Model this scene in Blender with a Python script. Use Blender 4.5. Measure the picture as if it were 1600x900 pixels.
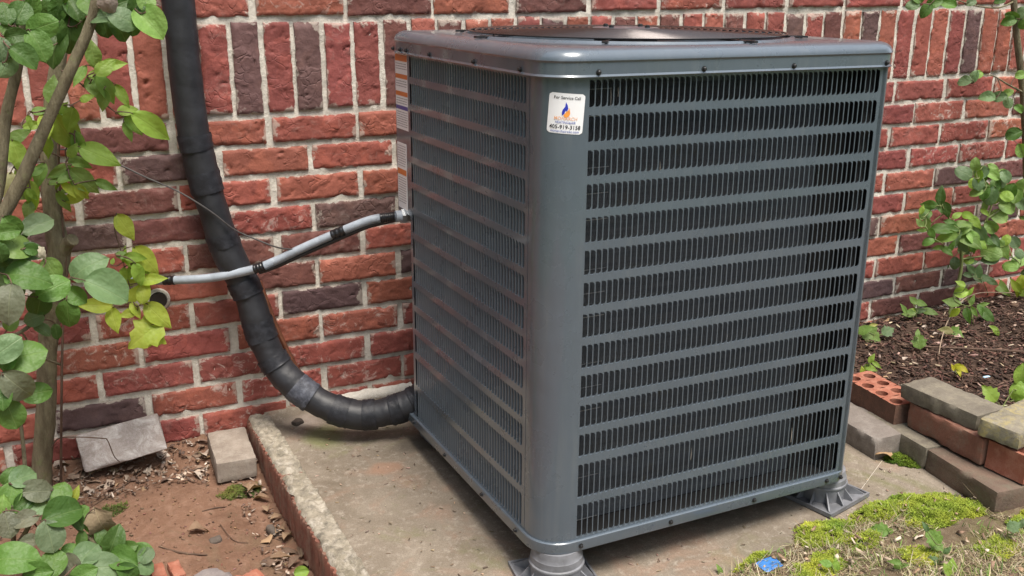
import bpy, bmesh, math, random
import numpy as np
from mathutils import Vector, Matrix, Euler, noise

for o in list(bpy.data.objects): bpy.data.objects.remove(o, do_unlink=True)
scene = bpy.context.scene
COL = scene.collection
PI = math.pi

# ---------------------------------------------------------------- camera, sky, sun, exposure
CAM = (-0.5013, -2.2349, 1.0337)
PITCH, YAW, ROLL, FPX = 0.3059, 0.4256, -0.0037, 1556.2
cd = bpy.data.cameras.new('camera'); cam = bpy.data.objects.new('camera', cd); COL.objects.link(cam)
cd.sensor_width = 36.0; cd.lens = FPX/1600*36; cd.clip_start = 0.05; cd.clip_end = 1000
cam.location = CAM
cam.rotation_euler = (PI/2-PITCH, 0, -YAW)
scene.camera = cam

SUN_DIR = Vector((0.05, -0.42, 1.0)).normalized()      # towards the sun
w = bpy.data.worlds.new('World'); scene.world = w; w.use_nodes = True
nt = w.node_tree; nt.nodes.clear()
out = nt.nodes.new('ShaderNodeOutputWorld'); bg = nt.nodes.new('ShaderNodeBackground')
sky = nt.nodes.new('ShaderNodeTexSky'); sky.sky_type = 'NISHITA'; sky.sun_disc = False
sky.sun_elevation = math.asin(SUN_DIR.z); sky.sun_rotation = math.atan2(SUN_DIR.x, SUN_DIR.y)
sky.dust_density = 4.0; sky.air_density = 1.0; sky.ozone_density = 1.0
hs = nt.nodes.new('ShaderNodeHueSaturation'); hs.inputs['Saturation'].default_value = 0.75
nt.links.new(sky.outputs[0], hs.inputs['Color'])
# broken bright cloud over the whole dome
tcw = nt.nodes.new('ShaderNodeTexCoord'); mpw = nt.nodes.new('ShaderNodeMapping'); mpw.inputs['Scale'].default_value = (1.6, 1.6, 3.0)
cn = nt.nodes.new('ShaderNodeTexNoise'); cn.inputs['Scale'].default_value = 2.2; cn.inputs['Detail'].default_value = 8; cn.inputs['Roughness'].default_value = .6
cr = nt.nodes.new('ShaderNodeValToRGB'); cr.color_ramp.elements[0].position = .36; cr.color_ramp.elements[1].position = .62
mxw = nt.nodes.new('ShaderNodeMix'); mxw.data_type = 'RGBA'; mxw.inputs[7].default_value = (6.5, 7.1, 8.0, 1)
nt.links.new(tcw.outputs['Generated'], mpw.inputs[0]); nt.links.new(mpw.outputs[0], cn.inputs['Vector']); nt.links.new(cn.outputs['Fac'], cr.inputs[0])
nt.links.new(cr.outputs[0], mxw.inputs[0]); nt.links.new(hs.outputs[0], mxw.inputs[6]); nt.links.new(mxw.outputs[2], bg.inputs[0])
bg.inputs[1].default_value = 0.09
nt.links.new(bg.outputs[0], out.inputs[0])
sd = bpy.data.lights.new('sun', 'SUN'); sd.energy = 2.3; sd.angle = math.radians(25); sd.color = (1.0, 0.92, 0.82)
sun = bpy.data.objects.new('sun', sd); COL.objects.link(sun)
sun.rotation_euler = SUN_DIR.to_track_quat('Z', 'Y').to_euler()
scene.view_settings.view_transform = 'Standard'; scene.view_settings.look = 'None'
scene.view_settings.gamma = 1; scene.view_settings.exposure = 1.3
scene.render.engine = 'CYCLES'

# ---------------------------------------------------------------- helpers
cy_, sy_ = math.cos(YAW), math.sin(YAW); cp_, sp_ = math.cos(PITCH), math.sin(PITCH)
C_RIGHT = Vector((cy_, -sy_, 0)); C_FWD = Vector((sy_*cp_, cy_*cp_, -sp_)); C_UP = C_RIGHT.cross(C_FWD)
CV = Vector(CAM)
def ray(px, py): return C_RIGHT*((px-800)/FPX) + C_UP*(-(py-450)/FPX) + C_FWD
def at(px, py, y):
    d = ray(px, py); return CV + d*((y-CAM[1])/d.y)
def gz(px, py, z):
    d = ray(px, py); return CV + d*((z-CAM[2])/d.z)
def padz(y): return 0.02+0.02*y
def depth(p): return (Vector(p)-CV).dot(C_FWD)
def nz(x, y=0, z=0): return noise.noise(Vector((x, y, z)))
def fbm(x, y=0, z=0, o=3):
    s = 0; a = 1; f = 1
    for _ in range(o): s += a*noise.noise(Vector((x*f, y*f, z*f))); a *= .5; f *= 2.1
    return s

class MB:
    def __init__(s): s.v = []; s.f = []; s.m = []
    def add(s, vs, fs, m=0):
        b = len(s.v); s.v += [tuple(v) for v in vs]; s.f += [tuple(i+b for i in f) for f in fs]; s.m += [m]*len(fs); return s
    def box(s, x0, x1, y0, y1, z0, z1, m=0):
        return s.add([(x0,y0,z0),(x1,y0,z0),(x1,y1,z0),(x0,y1,z0),(x0,y0,z1),(x1,y0,z1),(x1,y1,z1),(x0,y1,z1)],
                     [(0,3,2,1),(4,5,6,7),(0,1,5,4),(1,2,6,5),(2,3,7,6),(3,0,4,7)], m)
    def tube(s, pts, rad, n=8, caps=True, m=0, rfun=None):
        pts = [Vector(p) for p in pts]; N = len(pts)
        if not hasattr(rad, '__len__'): rad = [rad]*N
        T = [(pts[min(i+1,N-1)]-pts[max(i-1,0)]).normalized() for i in range(N)]
        u = T[0].orthogonal().normalized(); vs = []
        for i in range(N):
            u = (u - T[i]*u.dot(T[i])).normalized(); v = T[i].cross(u)
            for k in range(n):
                a = 2*PI*k/n; r = rad[i]
                if rfun: r = r*rfun(i, a)
                vs.append(pts[i]+(u*math.cos(a)+v*math.sin(a))*r)
        fs = [(i*n+k, i*n+(k+1)%n, (i+1)*n+(k+1)%n, (i+1)*n+k) for i in range(N-1) for k in range(n)]
        if caps: fs += [tuple(range(n-1,-1,-1)), tuple((N-1)*n+k for k in range(n))]
        return s.add(vs, fs, m)
    def lathe(s, prof, n=24, c=(0,0), m=0, cap_top=True, cap_bot=True):
        vs = [(c[0]+r*math.cos(2*PI*k/n), c[1]+r*math.sin(2*PI*k/n), z) for r, z in prof for k in range(n)]
        N = len(prof)
        fs = [(i*n+k, i*n+(k+1)%n, (i+1)*n+(k+1)%n, (i+1)*n+k) for i in range(N-1) for k in range(n)]
        if cap_bot: fs.append(tuple(range(n-1,-1,-1)))
        if cap_top: fs.append(tuple((N-1)*n+k for k in range(n)))
        return s.add(vs, fs, m)
    def mesh(s, name, mat, smooth=None):
        me = bpy.data.meshes.new(name); me.from_pydata(s.v, [], s.f)
        for m in (mat if isinstance(mat, (list, tuple)) else [mat]): me.materials.append(m)
        if any(s.m): me.polygons.foreach_set('material_index', s.m)
        if smooth is not None:
            me.polygons.foreach_set('use_smooth', [True]*len(me.polygons)); me.set_sharp_from_angle(angle=math.radians(smooth))
        me.update(); return me
    def build(s, name, mat, parent=None, smooth=None): return link(name, s.mesh(name, mat, smooth), parent)
def link(name, me, parent=None, M=None):
    o = bpy.data.objects.new(name, me); COL.objects.link(o); o.parent = parent
    if M is not None: o.matrix_basis = M
    return o
def tag(o, label, cat, group=None):
    o['label'] = label; o['category'] = cat
    if group: o['group'] = group
    return o
def empty(name, loc=(0,0,0), M=None):
    o = bpy.data.objects.new(name, None); COL.objects.link(o); o.empty_display_size = .05
    if M is not None: o.matrix_basis = M
    else: o.location = loc
    return o
def structure(o): o['kind'] = 'structure'; return o
def stuff(o, label=None, cat=None):
    o['kind'] = 'stuff'
    if label: o['label'] = label; o['category'] = cat
    return o
def catmull(P, n=8):
    P = [Vector(p) for p in P]; Q = [P[0]*2-P[1]]+P+[P[-1]*2-P[-2]]; R = []
    for i in range(1, len(Q)-2):
        a, b, c, d = Q[i-1:i+3]
        for k in range(n):
            t = k/n; R.append(.5*((2*b)+(c-a)*t+(2*a-5*b+4*c-d)*t*t+(3*b-a-3*c+d)*t**3))
    return R+[P[-1]]
def interp(vals, n):
    """resample a list to n items"""
    m = len(vals)-1
    return [vals[min(int(i/(n-1)*m), m-1)]*(1-(i/(n-1)*m-min(int(i/(n-1)*m), m-1))) + vals[min(int(i/(n-1)*m), m-1)+1]*(i/(n-1)*m-min(int(i/(n-1)*m), m-1)) for i in range(n)]
def np_mesh(name, V, F, mat, col=None):
    """V (n,3), F (m,k) numpy; col (n,4) point colours"""
    me = bpy.data.meshes.new(name); n, m, k = len(V), len(F), F.shape[1]
    me.vertices.add(n); me.vertices.foreach_set('co', np.ascontiguousarray(V, np.float32).ravel())
    me.loops.add(m*k); me.loops.foreach_set('vertex_index', np.ascontiguousarray(F, np.int32).ravel())
    me.polygons.add(m); me.polygons.foreach_set('loop_start', np.arange(0, m*k, k, dtype=np.int32))
    me.update(calc_edges=True)
    if col is not None:
        a = me.color_attributes.new('Col', 'FLOAT_COLOR', 'POINT'); a.data.foreach_set('color', np.ascontiguousarray(col, np.float32).ravel())
    me.materials.append(mat); return me

# ---------------------------------------------------------------- materials
def newmat(name):
    m = bpy.data.materials.new(name); m.use_nodes = True; t = m.node_tree
    return m, t, t.nodes['Principled BSDF']
class NT:
    def __init__(s, t): s.t = t
    def n(s, typ, **kw):
        x = s.t.nodes.new(typ)
        for k, v in kw.items():
            if k.startswith('i_'):
                key = k[2:]; key = int(key) if key.isdigit() else key
                x.inputs[key].default_value = v
            else: setattr(x, k, v)
        return x
    def l(s, a, b): s.t.links.new(a, b)
    def noise(s, vec, scale, detail=6, rough=.6, dist=0):
        x = s.n('ShaderNodeTexNoise'); x.inputs['Scale'].default_value = scale; x.inputs['Detail'].default_value = detail
        x.inputs['Roughness'].default_value = rough; x.inputs['Distortion'].default_value = dist
        if vec is not None: s.l(vec, x.inputs['Vector'])
        return x.outputs['Fac']
    def ramp(s, fac, stops):
        x = s.n('ShaderNodeValToRGB'); s.l(fac, x.inputs[0]); e = x.color_ramp.elements
        while len(e) < len(stops): e.new(.5)
        for q, (p, c) in zip(e, stops):
            q.position = p; q.color = (c, c, c, 1) if not hasattr(c, '__len__') else (*c[:3], 1)
        return x.outputs[0]
    def mix(s, fac, a, b, mode='MIX'):
        x = s.n('ShaderNodeMix', data_type='RGBA', blend_type=mode)
        for i, v in ((0, fac), (6, a), (7, b)):
            if hasattr(v, 'is_linked') or hasattr(v, 'links'): s.l(v, x.inputs[i])
            elif i == 0: x.inputs[0].default_value = v
            else: x.inputs[i].default_value = (*v[:3], 1)
        return x.outputs[2]
    def math(s, op, a, b=0.0):
        x = s.n('ShaderNodeMath', operation=op)
        for i, v in ((0, a), (1, b)):
            if hasattr(v, 'links'): s.l(v, x.inputs[i])
            else: x.inputs[i].default_value = v
        return x.outputs[0]
    def bump(s, h, strength, dist, nrm=None):
        x = s.n('ShaderNodeBump'); x.inputs['Strength'].default_value = strength; x.inputs['Distance'].default_value = dist
        s.l(h, x.inputs['Height'])
        if nrm is not None: s.l(nrm, x.inputs['Normal'])
        return x.outputs[0]
    def objvec(s, rnd=True):
        tc = s.n('ShaderNodeTexCoord')
        if not rnd: return tc.outputs['Object']
        oi = s.n('ShaderNodeObjectInfo'); a = s.n('ShaderNodeVectorMath', operation='MULTIPLY_ADD')
        cx = s.n('ShaderNodeCombineXYZ')
        for i in range(3): s.l(oi.outputs['Random'], cx.inputs[i])
        s.l(cx.outputs[0], a.inputs[0]); a.inputs[1].default_value = (37, 71, 13); s.l(tc.outputs['Object'], a.inputs[2])
        return a.outputs[0]

def mat_plain(name, col, rough=.5, metal=0, spec=.5, coat=0, bump=0, bscale=200, var=0, vscale=30):
    m, t, b = newmat(name); N = NT(t)
    b.inputs['Base Color'].default_value = (*col, 1); b.inputs['Roughness'].default_value = rough; b.inputs['Metallic'].default_value = metal
    b.inputs['Specular IOR Level'].default_value = spec; b.inputs['Coat Weight'].default_value = coat; b.inputs['Coat Roughness'].default_value = .15
    if bump or var: vec = N.objvec()
    if var:
        f = N.ramp(N.noise(vec, vscale, 6), [(.3, 0), (.7, 1)])
        N.l(N.mix(f, [c*(1-var) for c in col], [min(1, c*(1+var)) for c in col]), b.inputs['Base Color'])
    if bump: N.l(N.bump(N.noise(vec, bscale, 5), bump, .002), b.inputs['Normal'])
    return m

def mat_brick():
    m, t, b = newmat('fired_clay_brick'); N = NT(t)
    oi = N.n('ShaderNodeObjectInfo'); vec = N.objvec()
    base = oi.outputs['Color']
    big = N.ramp(N.noise(vec, 11, 4, .55, 1.2), [(.36, 0), (.62, 1)])
    dark = N.mix(1.0, base, (.50, .44, .46), 'MULTIPLY')
    c = N.mix(N.math('MULTIPLY', big, .42), base, dark)
    orange = N.mix(1.0, base, (1.3, 1.25, 1.15), 'MULTIPLY')
    c = N.mix(N.math('MULTIPLY', N.ramp(N.noise(vec, 19, 4, .5, .8), [(.55, 0), (.66, 1)]), .5), c, orange)
    fine = N.noise(vec, 240, 6, .75)
    c = N.mix(.5, c, N.ramp(fine, [(.3, .32), (.7, .68)]), 'OVERLAY')
    eff = N.ramp(N.noise(vec, 26, 8, .75, 1.5), [(.54, 0), (.68, 1)])
    c = N.mix(N.math('MULTIPLY', eff, oi.outputs['Alpha']), c, (.62, .54, .48))
    tcg = N.n('ShaderNodeTexCoord'); sg = N.n('ShaderNodeSeparateXYZ'); N.l(tcg.outputs['Generated'], sg.inputs[0])
    ed = N.math('MINIMUM', N.math('SUBTRACT', .5, N.math('ABSOLUTE', N.math('SUBTRACT', sg.outputs[0], .5))), N.math('SUBTRACT', .5, N.math('ABSOLUTE', N.math('SUBTRACT', sg.outputs[2], .5))))
    sm = N.math('SUBTRACT', N.math('MULTIPLY', N.ramp(N.noise(vec, 30, 5, .7), [(.45, 0), (.75, 1)]), .16), ed)
    c = N.mix(N.ramp(sm, [(0.0, 0), (.03, .55)]), c, (.46, .41, .35))
    N.l(c, b.inputs['Base Color']); b.inputs['Roughness'].default_value = .72; b.inputs['Specular IOR Level'].default_value = .35
    h = N.noise(vec, 60, 8, .62); vo = N.n('ShaderNodeTexVoronoi', feature='DISTANCE_TO_EDGE'); vo.inputs['Scale'].default_value = 33
    wv = N.n('ShaderNodeVectorMath', operation='MULTIPLY_ADD'); nn = N.n('ShaderNodeTexNoise'); nn.inputs['Scale'].default_value = 22; N.l(vec, nn.inputs['Vector'])
    N.l(nn.outputs['Color'], wv.inputs[0]); wv.inputs[1].default_value = (.06, .06, .06); N.l(vec, wv.inputs[2]); N.l(wv.outputs[0], vo.inputs['Vector'])
    crack = N.ramp(vo.outputs['Distance'], [(0, 0), (.06, 1)])
    sel = N.ramp(N.noise(vec, 17, 2), [(.52, 0), (.6, 1)])
    n1 = N.bump(N.math('MULTIPLY', crack, sel), .5, .0025)
    N.l(N.bump(h, .6, .004, n1), b.inputs['Normal'])
    return m
M_BRICK = mat_brick()
def mat_mortar():
    m, t, b = newmat('pale_mortar'); N = NT(t); vec = N.objvec(False)
    c = N.mix(N.ramp(N.noise(vec, 14, 6), [(.3, 0), (.7, 1)]), (.43, .40, .34), (.60, .56, .49))
    c = N.mix(N.ramp(N.noise(vec, 160, 4, .7), [(.3, 0), (.75, 1)]), c, (.68, .64, .57))
    N.l(c, b.inputs['Base Color']); b.inputs['Roughness'].default_value = .9
    N.l(N.bump(N.noise(vec, 120, 8, .75), .9, .004), b.inputs['Normal'])
    return m
M_MORTAR = mat_mortar()
def mat_concrete(name, c0, c1, c2, bump=.5, sc=1.0, white=None):
    m, t, b = newmat(name); N = NT(t); vec = N.objvec()
    c = N.mix(N.ramp(N.noise(vec, 9*sc, 6, .65, .6), [(.3, 0), (.7, 1)]), c0, c1)
    c = N.mix(N.ramp(N.noise(vec, 40*sc, 6, .7), [(.45, 0), (.7, .8)]), c, c2)
    c = N.mix(.4, c, N.ramp(N.noise(vec, 380*sc, 4, .8), [(.3, .3), (.7, .7)]), 'OVERLAY')
    if white: c = N.mix(N.ramp(N.noise(vec, 26*sc, 8, .8, .8), [(.48, 0), (.66, .7)]), c, white)
    N.l(c, b.inputs['Base Color']); b.inputs['Roughness'].default_value = .88; b.inputs['Specular IOR Level'].default_value = .3
    N.l(N.bump(N.noise(vec, 150*sc, 8, .75), bump, .003), b.inputs['Normal'])
    return m
M_PAVER = mat_concrete('grey_concrete_paver', (.155, .135, .118), (.215, .188, .168), (.27, .245, .22), .6)
M_PAVER_TAN = mat_concrete('tan_concrete_paver', (.20, .165, .135), (.29, .245, .205), (.35, .31, .265), .6)
M_PAVER_WHITE = mat_concrete('pale_frosted_paver', (.26, .22, .20), (.34, .30, .28), (.42, .39, .38), .5, 1.0, (.62, .60, .59))
M_PAVER_MOSSY = mat_concrete('weathered_mossy_paver', (.115, .10, .08), (.185, .165, .13), (.24, .215, .16), .7)
M_PAVER_LICHEN = mat_concrete('lichen_spotted_paver', (.15, .135, .10), (.235, .21, .165), (.30, .275, .20), .8, 1.2, (.40, .33, .10))
M_PAVER_BROWN = mat_concrete('stained_brown_paver', (.11, .08, .062), (.18, .12, .09), (.15, .13, .095), .6)
M_CURBTOP = mat_concrete('crumbling_mortar', (.20, .175, .125), (.36, .32, .255), (.085, .078, .065), 1.0, 1.3, (.56, .51, .44))
def mat_redbrick(name, c0, c1, c2):
    return mat_concrete(name, c0, c1, c2, .6)
M_REDLOOSE = mat_redbrick('loose_red_brick', (.25, .088, .056), (.34, .128, .082), (.40, .20, .14))
M_REDDIRTY = mat_redbrick('dirty_red_brick', (.19, .085, .06), (.27, .13, .09), (.22, .16, .12))
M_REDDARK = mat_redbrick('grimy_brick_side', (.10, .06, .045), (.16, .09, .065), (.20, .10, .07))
M_CURBBRICK = mat_redbrick('combed_curb_brick', (.145, .062, .045), (.22, .09, .062), (.20, .155, .115))

def mat_pad():
    m, t, b = newmat('stained_concrete'); N = NT(t); vec = N.objvec(False)
    c = N.mix(N.ramp(N.noise(vec, 5, 7, .65, .8), [(.3, 0), (.7, 1)]), (.14, .113, .084), (.25, .212, .168))
    c = N.mix(N.ramp(N.noise(vec, 7.3, 5, .6, 1), [(.53, 0), (.69, .6)]), c, (.27, .175, .125))          # red clay dust
    c = N.mix(N.ramp(N.noise(vec, 4.1, 5, .7, 1), [(.56, 0), (.70, .7)]), c, (.15, .15, .07))           # algae
    c = N.mix(N.ramp(N.noise(vec, 60, 6, .75), [(.52, 0), (.72, .8)]), c, (.34, .30, .25))
    c = N.mix(.6, c, N.ramp(N.noise(vec, 420, 4, .8), [(.3, .25), (.7, .75)]), 'OVERLAY')
    def spot(loc, size, col, amt, c, lo=.55, hi=1.05):
        d = N.n('ShaderNodeVectorMath', operation='SUBTRACT'); N.l(vec, d.inputs[0]); d.inputs[1].default_value = loc
        s = N.n('ShaderNodeVectorMath', operation='MULTIPLY'); N.l(d.outputs[0], s.inputs[0]); s.inputs[1].default_value = [1/q for q in size]
        nn = N.n('ShaderNodeTexNoise'); nn.inputs['Scale'].default_value = 18; N.l(vec, nn.inputs['Vector'])
        a = N.n('ShaderNodeVectorMath', operation='MULTIPLY_ADD'); N.l(nn.outputs['Color'], a.inputs[0]); a.inputs[1].default_value = (.7,.7,0); N.l(s.outputs[0], a.inputs[2])
        a2 = N.n('ShaderNodeVectorMath', operation='SUBTRACT'); N.l(a.outputs[0], a2.inputs[0]); a2.inputs[1].default_value = (.35,.35,0)
        ln = N.n('ShaderNodeVectorMath', operation='LENGTH'); N.l(a2.outputs[0], ln.inputs[0])
        f = N.ramp(ln.outputs['Value'], [(lo, amt), (hi, 0)])
        return N.mix(f, c, col)
    c = spot((-.035, -.16, .01), (.06, .07, 1), (.14, .16, .05), .6, c)
    c = spot((.05, -.36, .01), (.05, .035, 1), (.30, .16, .10), .5, c)
    c = spot((-.06, -.06, .01), (.05, .04, 1), (.52, .44, .38), .6, c, .3, 1.0)
    c = spot((.155, -.28, .01), (.07, .045, 1), (.075, .062, .048), .75, c)
    N.l(c, b.inputs['Base Color']); b.inputs['Roughness'].default_value = .85; b.inputs['Specular IOR Level'].default_value = .3
    N.l(N.bump(N.noise(vec, 90, 8, .75), .6, .004), b.inputs['Normal'])
    return m
def mat_soil(name, cols, sc=1.0, bump=.9):
    m, t, b = newmat(name); N = NT(t); vec = N.objvec(False)
    c = N.mix(N.ramp(N.noise(vec, 7*sc, 7, .65, .6), [(.3, 0), (.7, 1)]), cols[0], cols[1])
    c = N.mix(N.ramp(N.noise(vec, 45*sc, 6, .75), [(.48, 0), (.7, .8)]), c, cols[2])
    if len(cols) > 3: c = N.mix(N.ramp(N.noise(vec, 4.4*sc, 5, .7, 1), [(.54, 0), (.66, .8)]), c, cols[3])
    c = N.mix(.5, c, N.ramp(N.noise(vec, 300*sc, 4, .8), [(.3, .3), (.7, .7)]), 'OVERLAY')
    N.l(c, b.inputs['Base Color']); b.inputs['Roughness'].default_value = .95; b.inputs['Specular IOR Level'].default_value = .2
    N.l(N.bump(N.noise(vec, 110*sc, 9, .8), bump, .006), b.inputs['Normal'])
    return m
M_PAD = mat_pad()
M_SOIL = mat_soil('red_brown_soil', [(.155, .085, .055), (.235, .135, .09), (.28, .175, .125), (.17, .12, .075)])
M_MULCHSOIL = mat_soil('dark_mulch_soil', [(.035, .022, .016), (.07, .045, .033), (.10, .065, .048)])
M_LAWNSOIL = mat_soil('mossy_lawn_soil', [(.10, .072, .045), (.17, .125, .08), (.23, .185, .125), (.12, .115, .04)])
M_GROUND = mat_soil('lawn_green', [(.05, .085, .025), (.07, .11, .035), (.09, .12, .05)], .2)

def mat_vcol(name, rough=.85, trans=0.0, spec=.25):
    m, t, b = newmat(name); N = NT(t)
    a = N.n('ShaderNodeVertexColor'); a.layer_name = 'Col'
    N.l(a.outputs[0], b.inputs['Base Color']); b.inputs['Roughness'].default_value = rough; b.inputs['Specular IOR Level'].default_value = spec
    if trans:
        tr = N.n('ShaderNodeBsdfTranslucent'); N.l(a.outputs[0], tr.inputs[0]); mx = N.n('ShaderNodeMixShader'); mx.inputs[0].default_value = trans
        N.l(b.outputs[0], mx.inputs[1]); N.l(tr.outputs[0], mx.inputs[2]); N.l(mx.outputs[0], t.nodes['Material Output'].inputs[0])
    return m
M_CHIPS = mat_vcol('bark_chips'); M_MOSS = mat_vcol('moss_fronds', .8, .3); M_STRAW = mat_vcol('dry_grass_blades', .7, .25)

def mat_leaf(name, rough=.45, trans=.3, vein=.2):
    m, t, b = newmat(name); N = NT(t)
    oi = N.n('ShaderNodeObjectInfo'); tc = N.n('ShaderNodeTexCoord'); sx = N.n('ShaderNodeSeparateXYZ'); N.l(tc.outputs['Generated'], sx.inputs[0])
    ay = N.math('ABSOLUTE', N.math('SUBTRACT', sx.outputs[1], .5))
    mid = N.ramp(ay, [(0.0, 1), (.028, 0)])
    wv = N.math('SUBTRACT', N.math('MULTIPLY', sx.outputs[0], 9.0), N.math('MULTIPLY', ay, 9.0))
    fr = N.math('ABSOLUTE', N.math('SUBTRACT', N.math('FRACT', wv), .5))
    lat = N.ramp(fr, [(.0, .45), (.05, 0)])
    vn = N.math('MAXIMUM', mid, lat)
    vec = N.objvec()
    base = oi.outputs['Color']
    c = N.mix(N.ramp(N.noise(vec, 2.0, 4, .6), [(.3, 0), (.7, .7)]), base, N.mix(1.0, base, (.75, .82, .8), 'MULTIPLY'))
    c = N.mix(N.ramp(N.noise(vec, 9.0, 3, .6), [(.72, 0), (.8, .5)]), c, (.22, .17, .06))
    c = N.mix(N.math('MULTIPLY', vn, vein), c, N.mix(.5, N.mix(1.0, base, (1.9, 1.7, 1.7), 'MULTIPLY'), (.42, .48, .26)))
    N.l(c, b.inputs['Base Color']); b.inputs['Roughness'].default_value = rough; b.inputs['Specular IOR Level'].default_value = .4
    N.l(N.bump(N.math('SUBTRACT', N.noise(vec, 4, 2), N.math('MULTIPLY', vn, .3)), .25, .02), b.inputs['Normal'])
    tr = N.n('ShaderNodeBsdfTranslucent'); N.l(N.mix(1.0, c, (1.2, 1.35, .6), 'MULTIPLY'), tr.inputs[0]); mx = N.n('ShaderNodeMixShader'); mx.inputs[0].default_value = trans
    N.l(b.outputs[0], mx.inputs[1]); N.l(tr.outputs[0], mx.inputs[2]); N.l(mx.outputs[0], t.nodes['Material Output'].inputs[0])
    return m
M_LEAF = mat_leaf('waxy_leaf', .5, .36, .24); M_LEAFSOFT = mat_leaf('soft_leaf', .5, .5, .25)
M_DRY = mat_leaf('dry_leaf_skin', .8, .15, .25)
def mat_bark(name, c0, c1, c2):
    m, t, b = newmat(name); N = NT(t); vec = N.objvec(False)
    mp = N.n('ShaderNodeMapping'); N.l(vec, mp.inputs[0]); mp.inputs['Scale'].default_value = (1, 1, .25)
    c = N.mix(N.ramp(N.noise(mp.outputs[0], 60, 6, .7), [(.35, 0), (.65, 1)]), c0, c1)
    c = N.mix(N.ramp(N.noise(vec, 22, 6, .7, 1), [(.55, 0), (.68, .8)]), c, c2)
    N.l(c, b.inputs['Base Color']); b.inputs['Roughness'].default_value = .85
    N.l(N.bump(N.noise(mp.outputs[0], 110, 7, .75), 1.0, .010), b.inputs['Normal'])
    return m
M_BARK = mat_bark('shrub_bark', (.115, .092, .052), (.27, .235, .145), (.20, .22, .09))
M_TWIG = mat_plain('brown_twig', (.10, .06, .04), .8, var=.4)
M_STEMGREEN = mat_plain('green_stem', (.15, .18, .06), .6, var=.3)

def mat_paint():
    m, t, b = newmat('grey_green_enamel'); N = NT(t); vec = N.objvec(False)
    c = N.mix(N.ramp(N.noise(vec, 6, 5, .6), [(.3, 0), (.7, 1)]), (.086, .110, .137), (.097, .122, .149))
    sx = N.n('ShaderNodeMapping'); N.l(vec, sx.inputs[0]); sx.inputs['Scale'].default_value = (1, 1, .06)
    c = N.mix(N.ramp(N.noise(sx.outputs[0], 55, 5, .7), [(.52, 0), (.74, .2)]), c, (.19, .20, .20))     # dried rain streaks
    c = N.mix(N.ramp(N.noise(vec, 500, 3, .8), [(.64, 0), (.77, .35)]), c, (.30, .30, .28))               # dust specks
    N.l(c, b.inputs['Base Color']); b.inputs['Metallic'].default_value = .1
    N.l(N.ramp(N.noise(vec, 12, 5), [(.3, .24), (.7, .34)]), b.inputs['Roughness'])
    b.inputs['Specular IOR Level'].default_value = .6; b.inputs['Coat Weight'].default_value = .55; b.inputs['Coat Roughness'].default_value = .07
    N.l(N.bump(N.noise(vec, 9, 2), .12, .02), b.inputs['Normal'])
    return m
M_PAINT = mat_paint()
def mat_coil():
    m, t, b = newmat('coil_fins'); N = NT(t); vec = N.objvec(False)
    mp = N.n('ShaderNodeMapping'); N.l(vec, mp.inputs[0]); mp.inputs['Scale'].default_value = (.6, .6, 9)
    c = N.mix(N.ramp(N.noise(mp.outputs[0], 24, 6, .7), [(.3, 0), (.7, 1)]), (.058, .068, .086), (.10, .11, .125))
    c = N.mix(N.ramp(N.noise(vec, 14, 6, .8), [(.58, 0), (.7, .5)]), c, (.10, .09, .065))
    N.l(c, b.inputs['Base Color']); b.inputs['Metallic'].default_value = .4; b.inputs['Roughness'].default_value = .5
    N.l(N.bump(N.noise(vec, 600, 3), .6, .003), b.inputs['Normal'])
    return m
M_COIL = mat_coil()
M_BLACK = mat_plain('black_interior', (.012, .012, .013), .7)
M_WIRE = mat_plain('dark_coated_wire', (.060, .052, .052), .24, .55, .6, .3)
M_SCREW = mat_plain('dark_zinc_screw', (.05, .05, .052), .35, .7)
M_ALU = mat_plain('dull_metal', (.42, .44, .46), .4, .8)
M_LABEL = mat_plain('white_label', (.80, .81, .83), .3, 0, .4)
M_ORANGE = mat_plain('label_orange', (.60, .17, .03), .4); M_BLUE = mat_plain('label_blue', (.06, .05, .28), .4)
M_PRINT = mat_plain('label_print', (.30, .30, .33), .5); M_INK = mat_plain('label_ink', (.012, .014, .02), .5)
M_PEACH = mat_plain('label_peach', (.80, .42, .24), .5); M_LOGOBLUE = mat_plain('logo_blue', (.02, .035, .42), .5); M_LOGOORANGE = mat_plain('logo_orange', (.85, .32, .06), .5)
M_TXTBLUE = mat_plain('label_blue_text', (.10, .14, .40), .5)
M_RISER = mat_plain('grey_riser_plastic', (.165, .17, .185), .5, var=.35, vscale=25, bump=.15)
M_FOAM = mat_plain('black_pipe_wrap', (.018, .019, .023), .5, 0, .5, bump=.35, bscale=90, var=.3, vscale=20)
M_TAPEWORN = mat_concrete('worn_grey_tape', (.022, .024, .03), (.06, .066, .085), (.13, .14, .17), .5, 2.0)
M_FOAM2 = mat_concrete('scuffed_black_tape', (.012, .013, .016), (.022, .023, .028), (.035, .037, .045), .35, 1.6)
for m_ in (M_TAPEWORN, M_FOAM2): m_.node_tree.nodes['Principled BSDF'].inputs['Roughness'].default_value = .42
M_TAPE = mat_plain('black_tape', (.012, .012, .014), .3, bump=.2, bscale=120)
M_CONDUIT = mat_plain('pale_grey_conduit', (.29, .325, .37), .4, 0, .5, bump=.15, var=.25)
M_COPPER = mat_plain('tarnished_copper', (.26, .105, .06), .45, .8, var=.3)
M_CABLE = mat_plain('grey_wire', (.035, .031, .03), .6)
M_SCRAP = mat_plain('blue_plastic', (.05, .18, .48), .3); M_SCRAPLIGHT = mat_plain('pale_blue_plastic', (.45, .65, .80), .4)
M_WHITEDIRT = mat_plain('bleached_scrap', (.55, .50, .43), .8, var=.3)
M_STONEDARK = mat_concrete('dark_pebble', (.07, .055, .045), (.11, .09, .075), (.14, .115, .10), .6)
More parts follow.
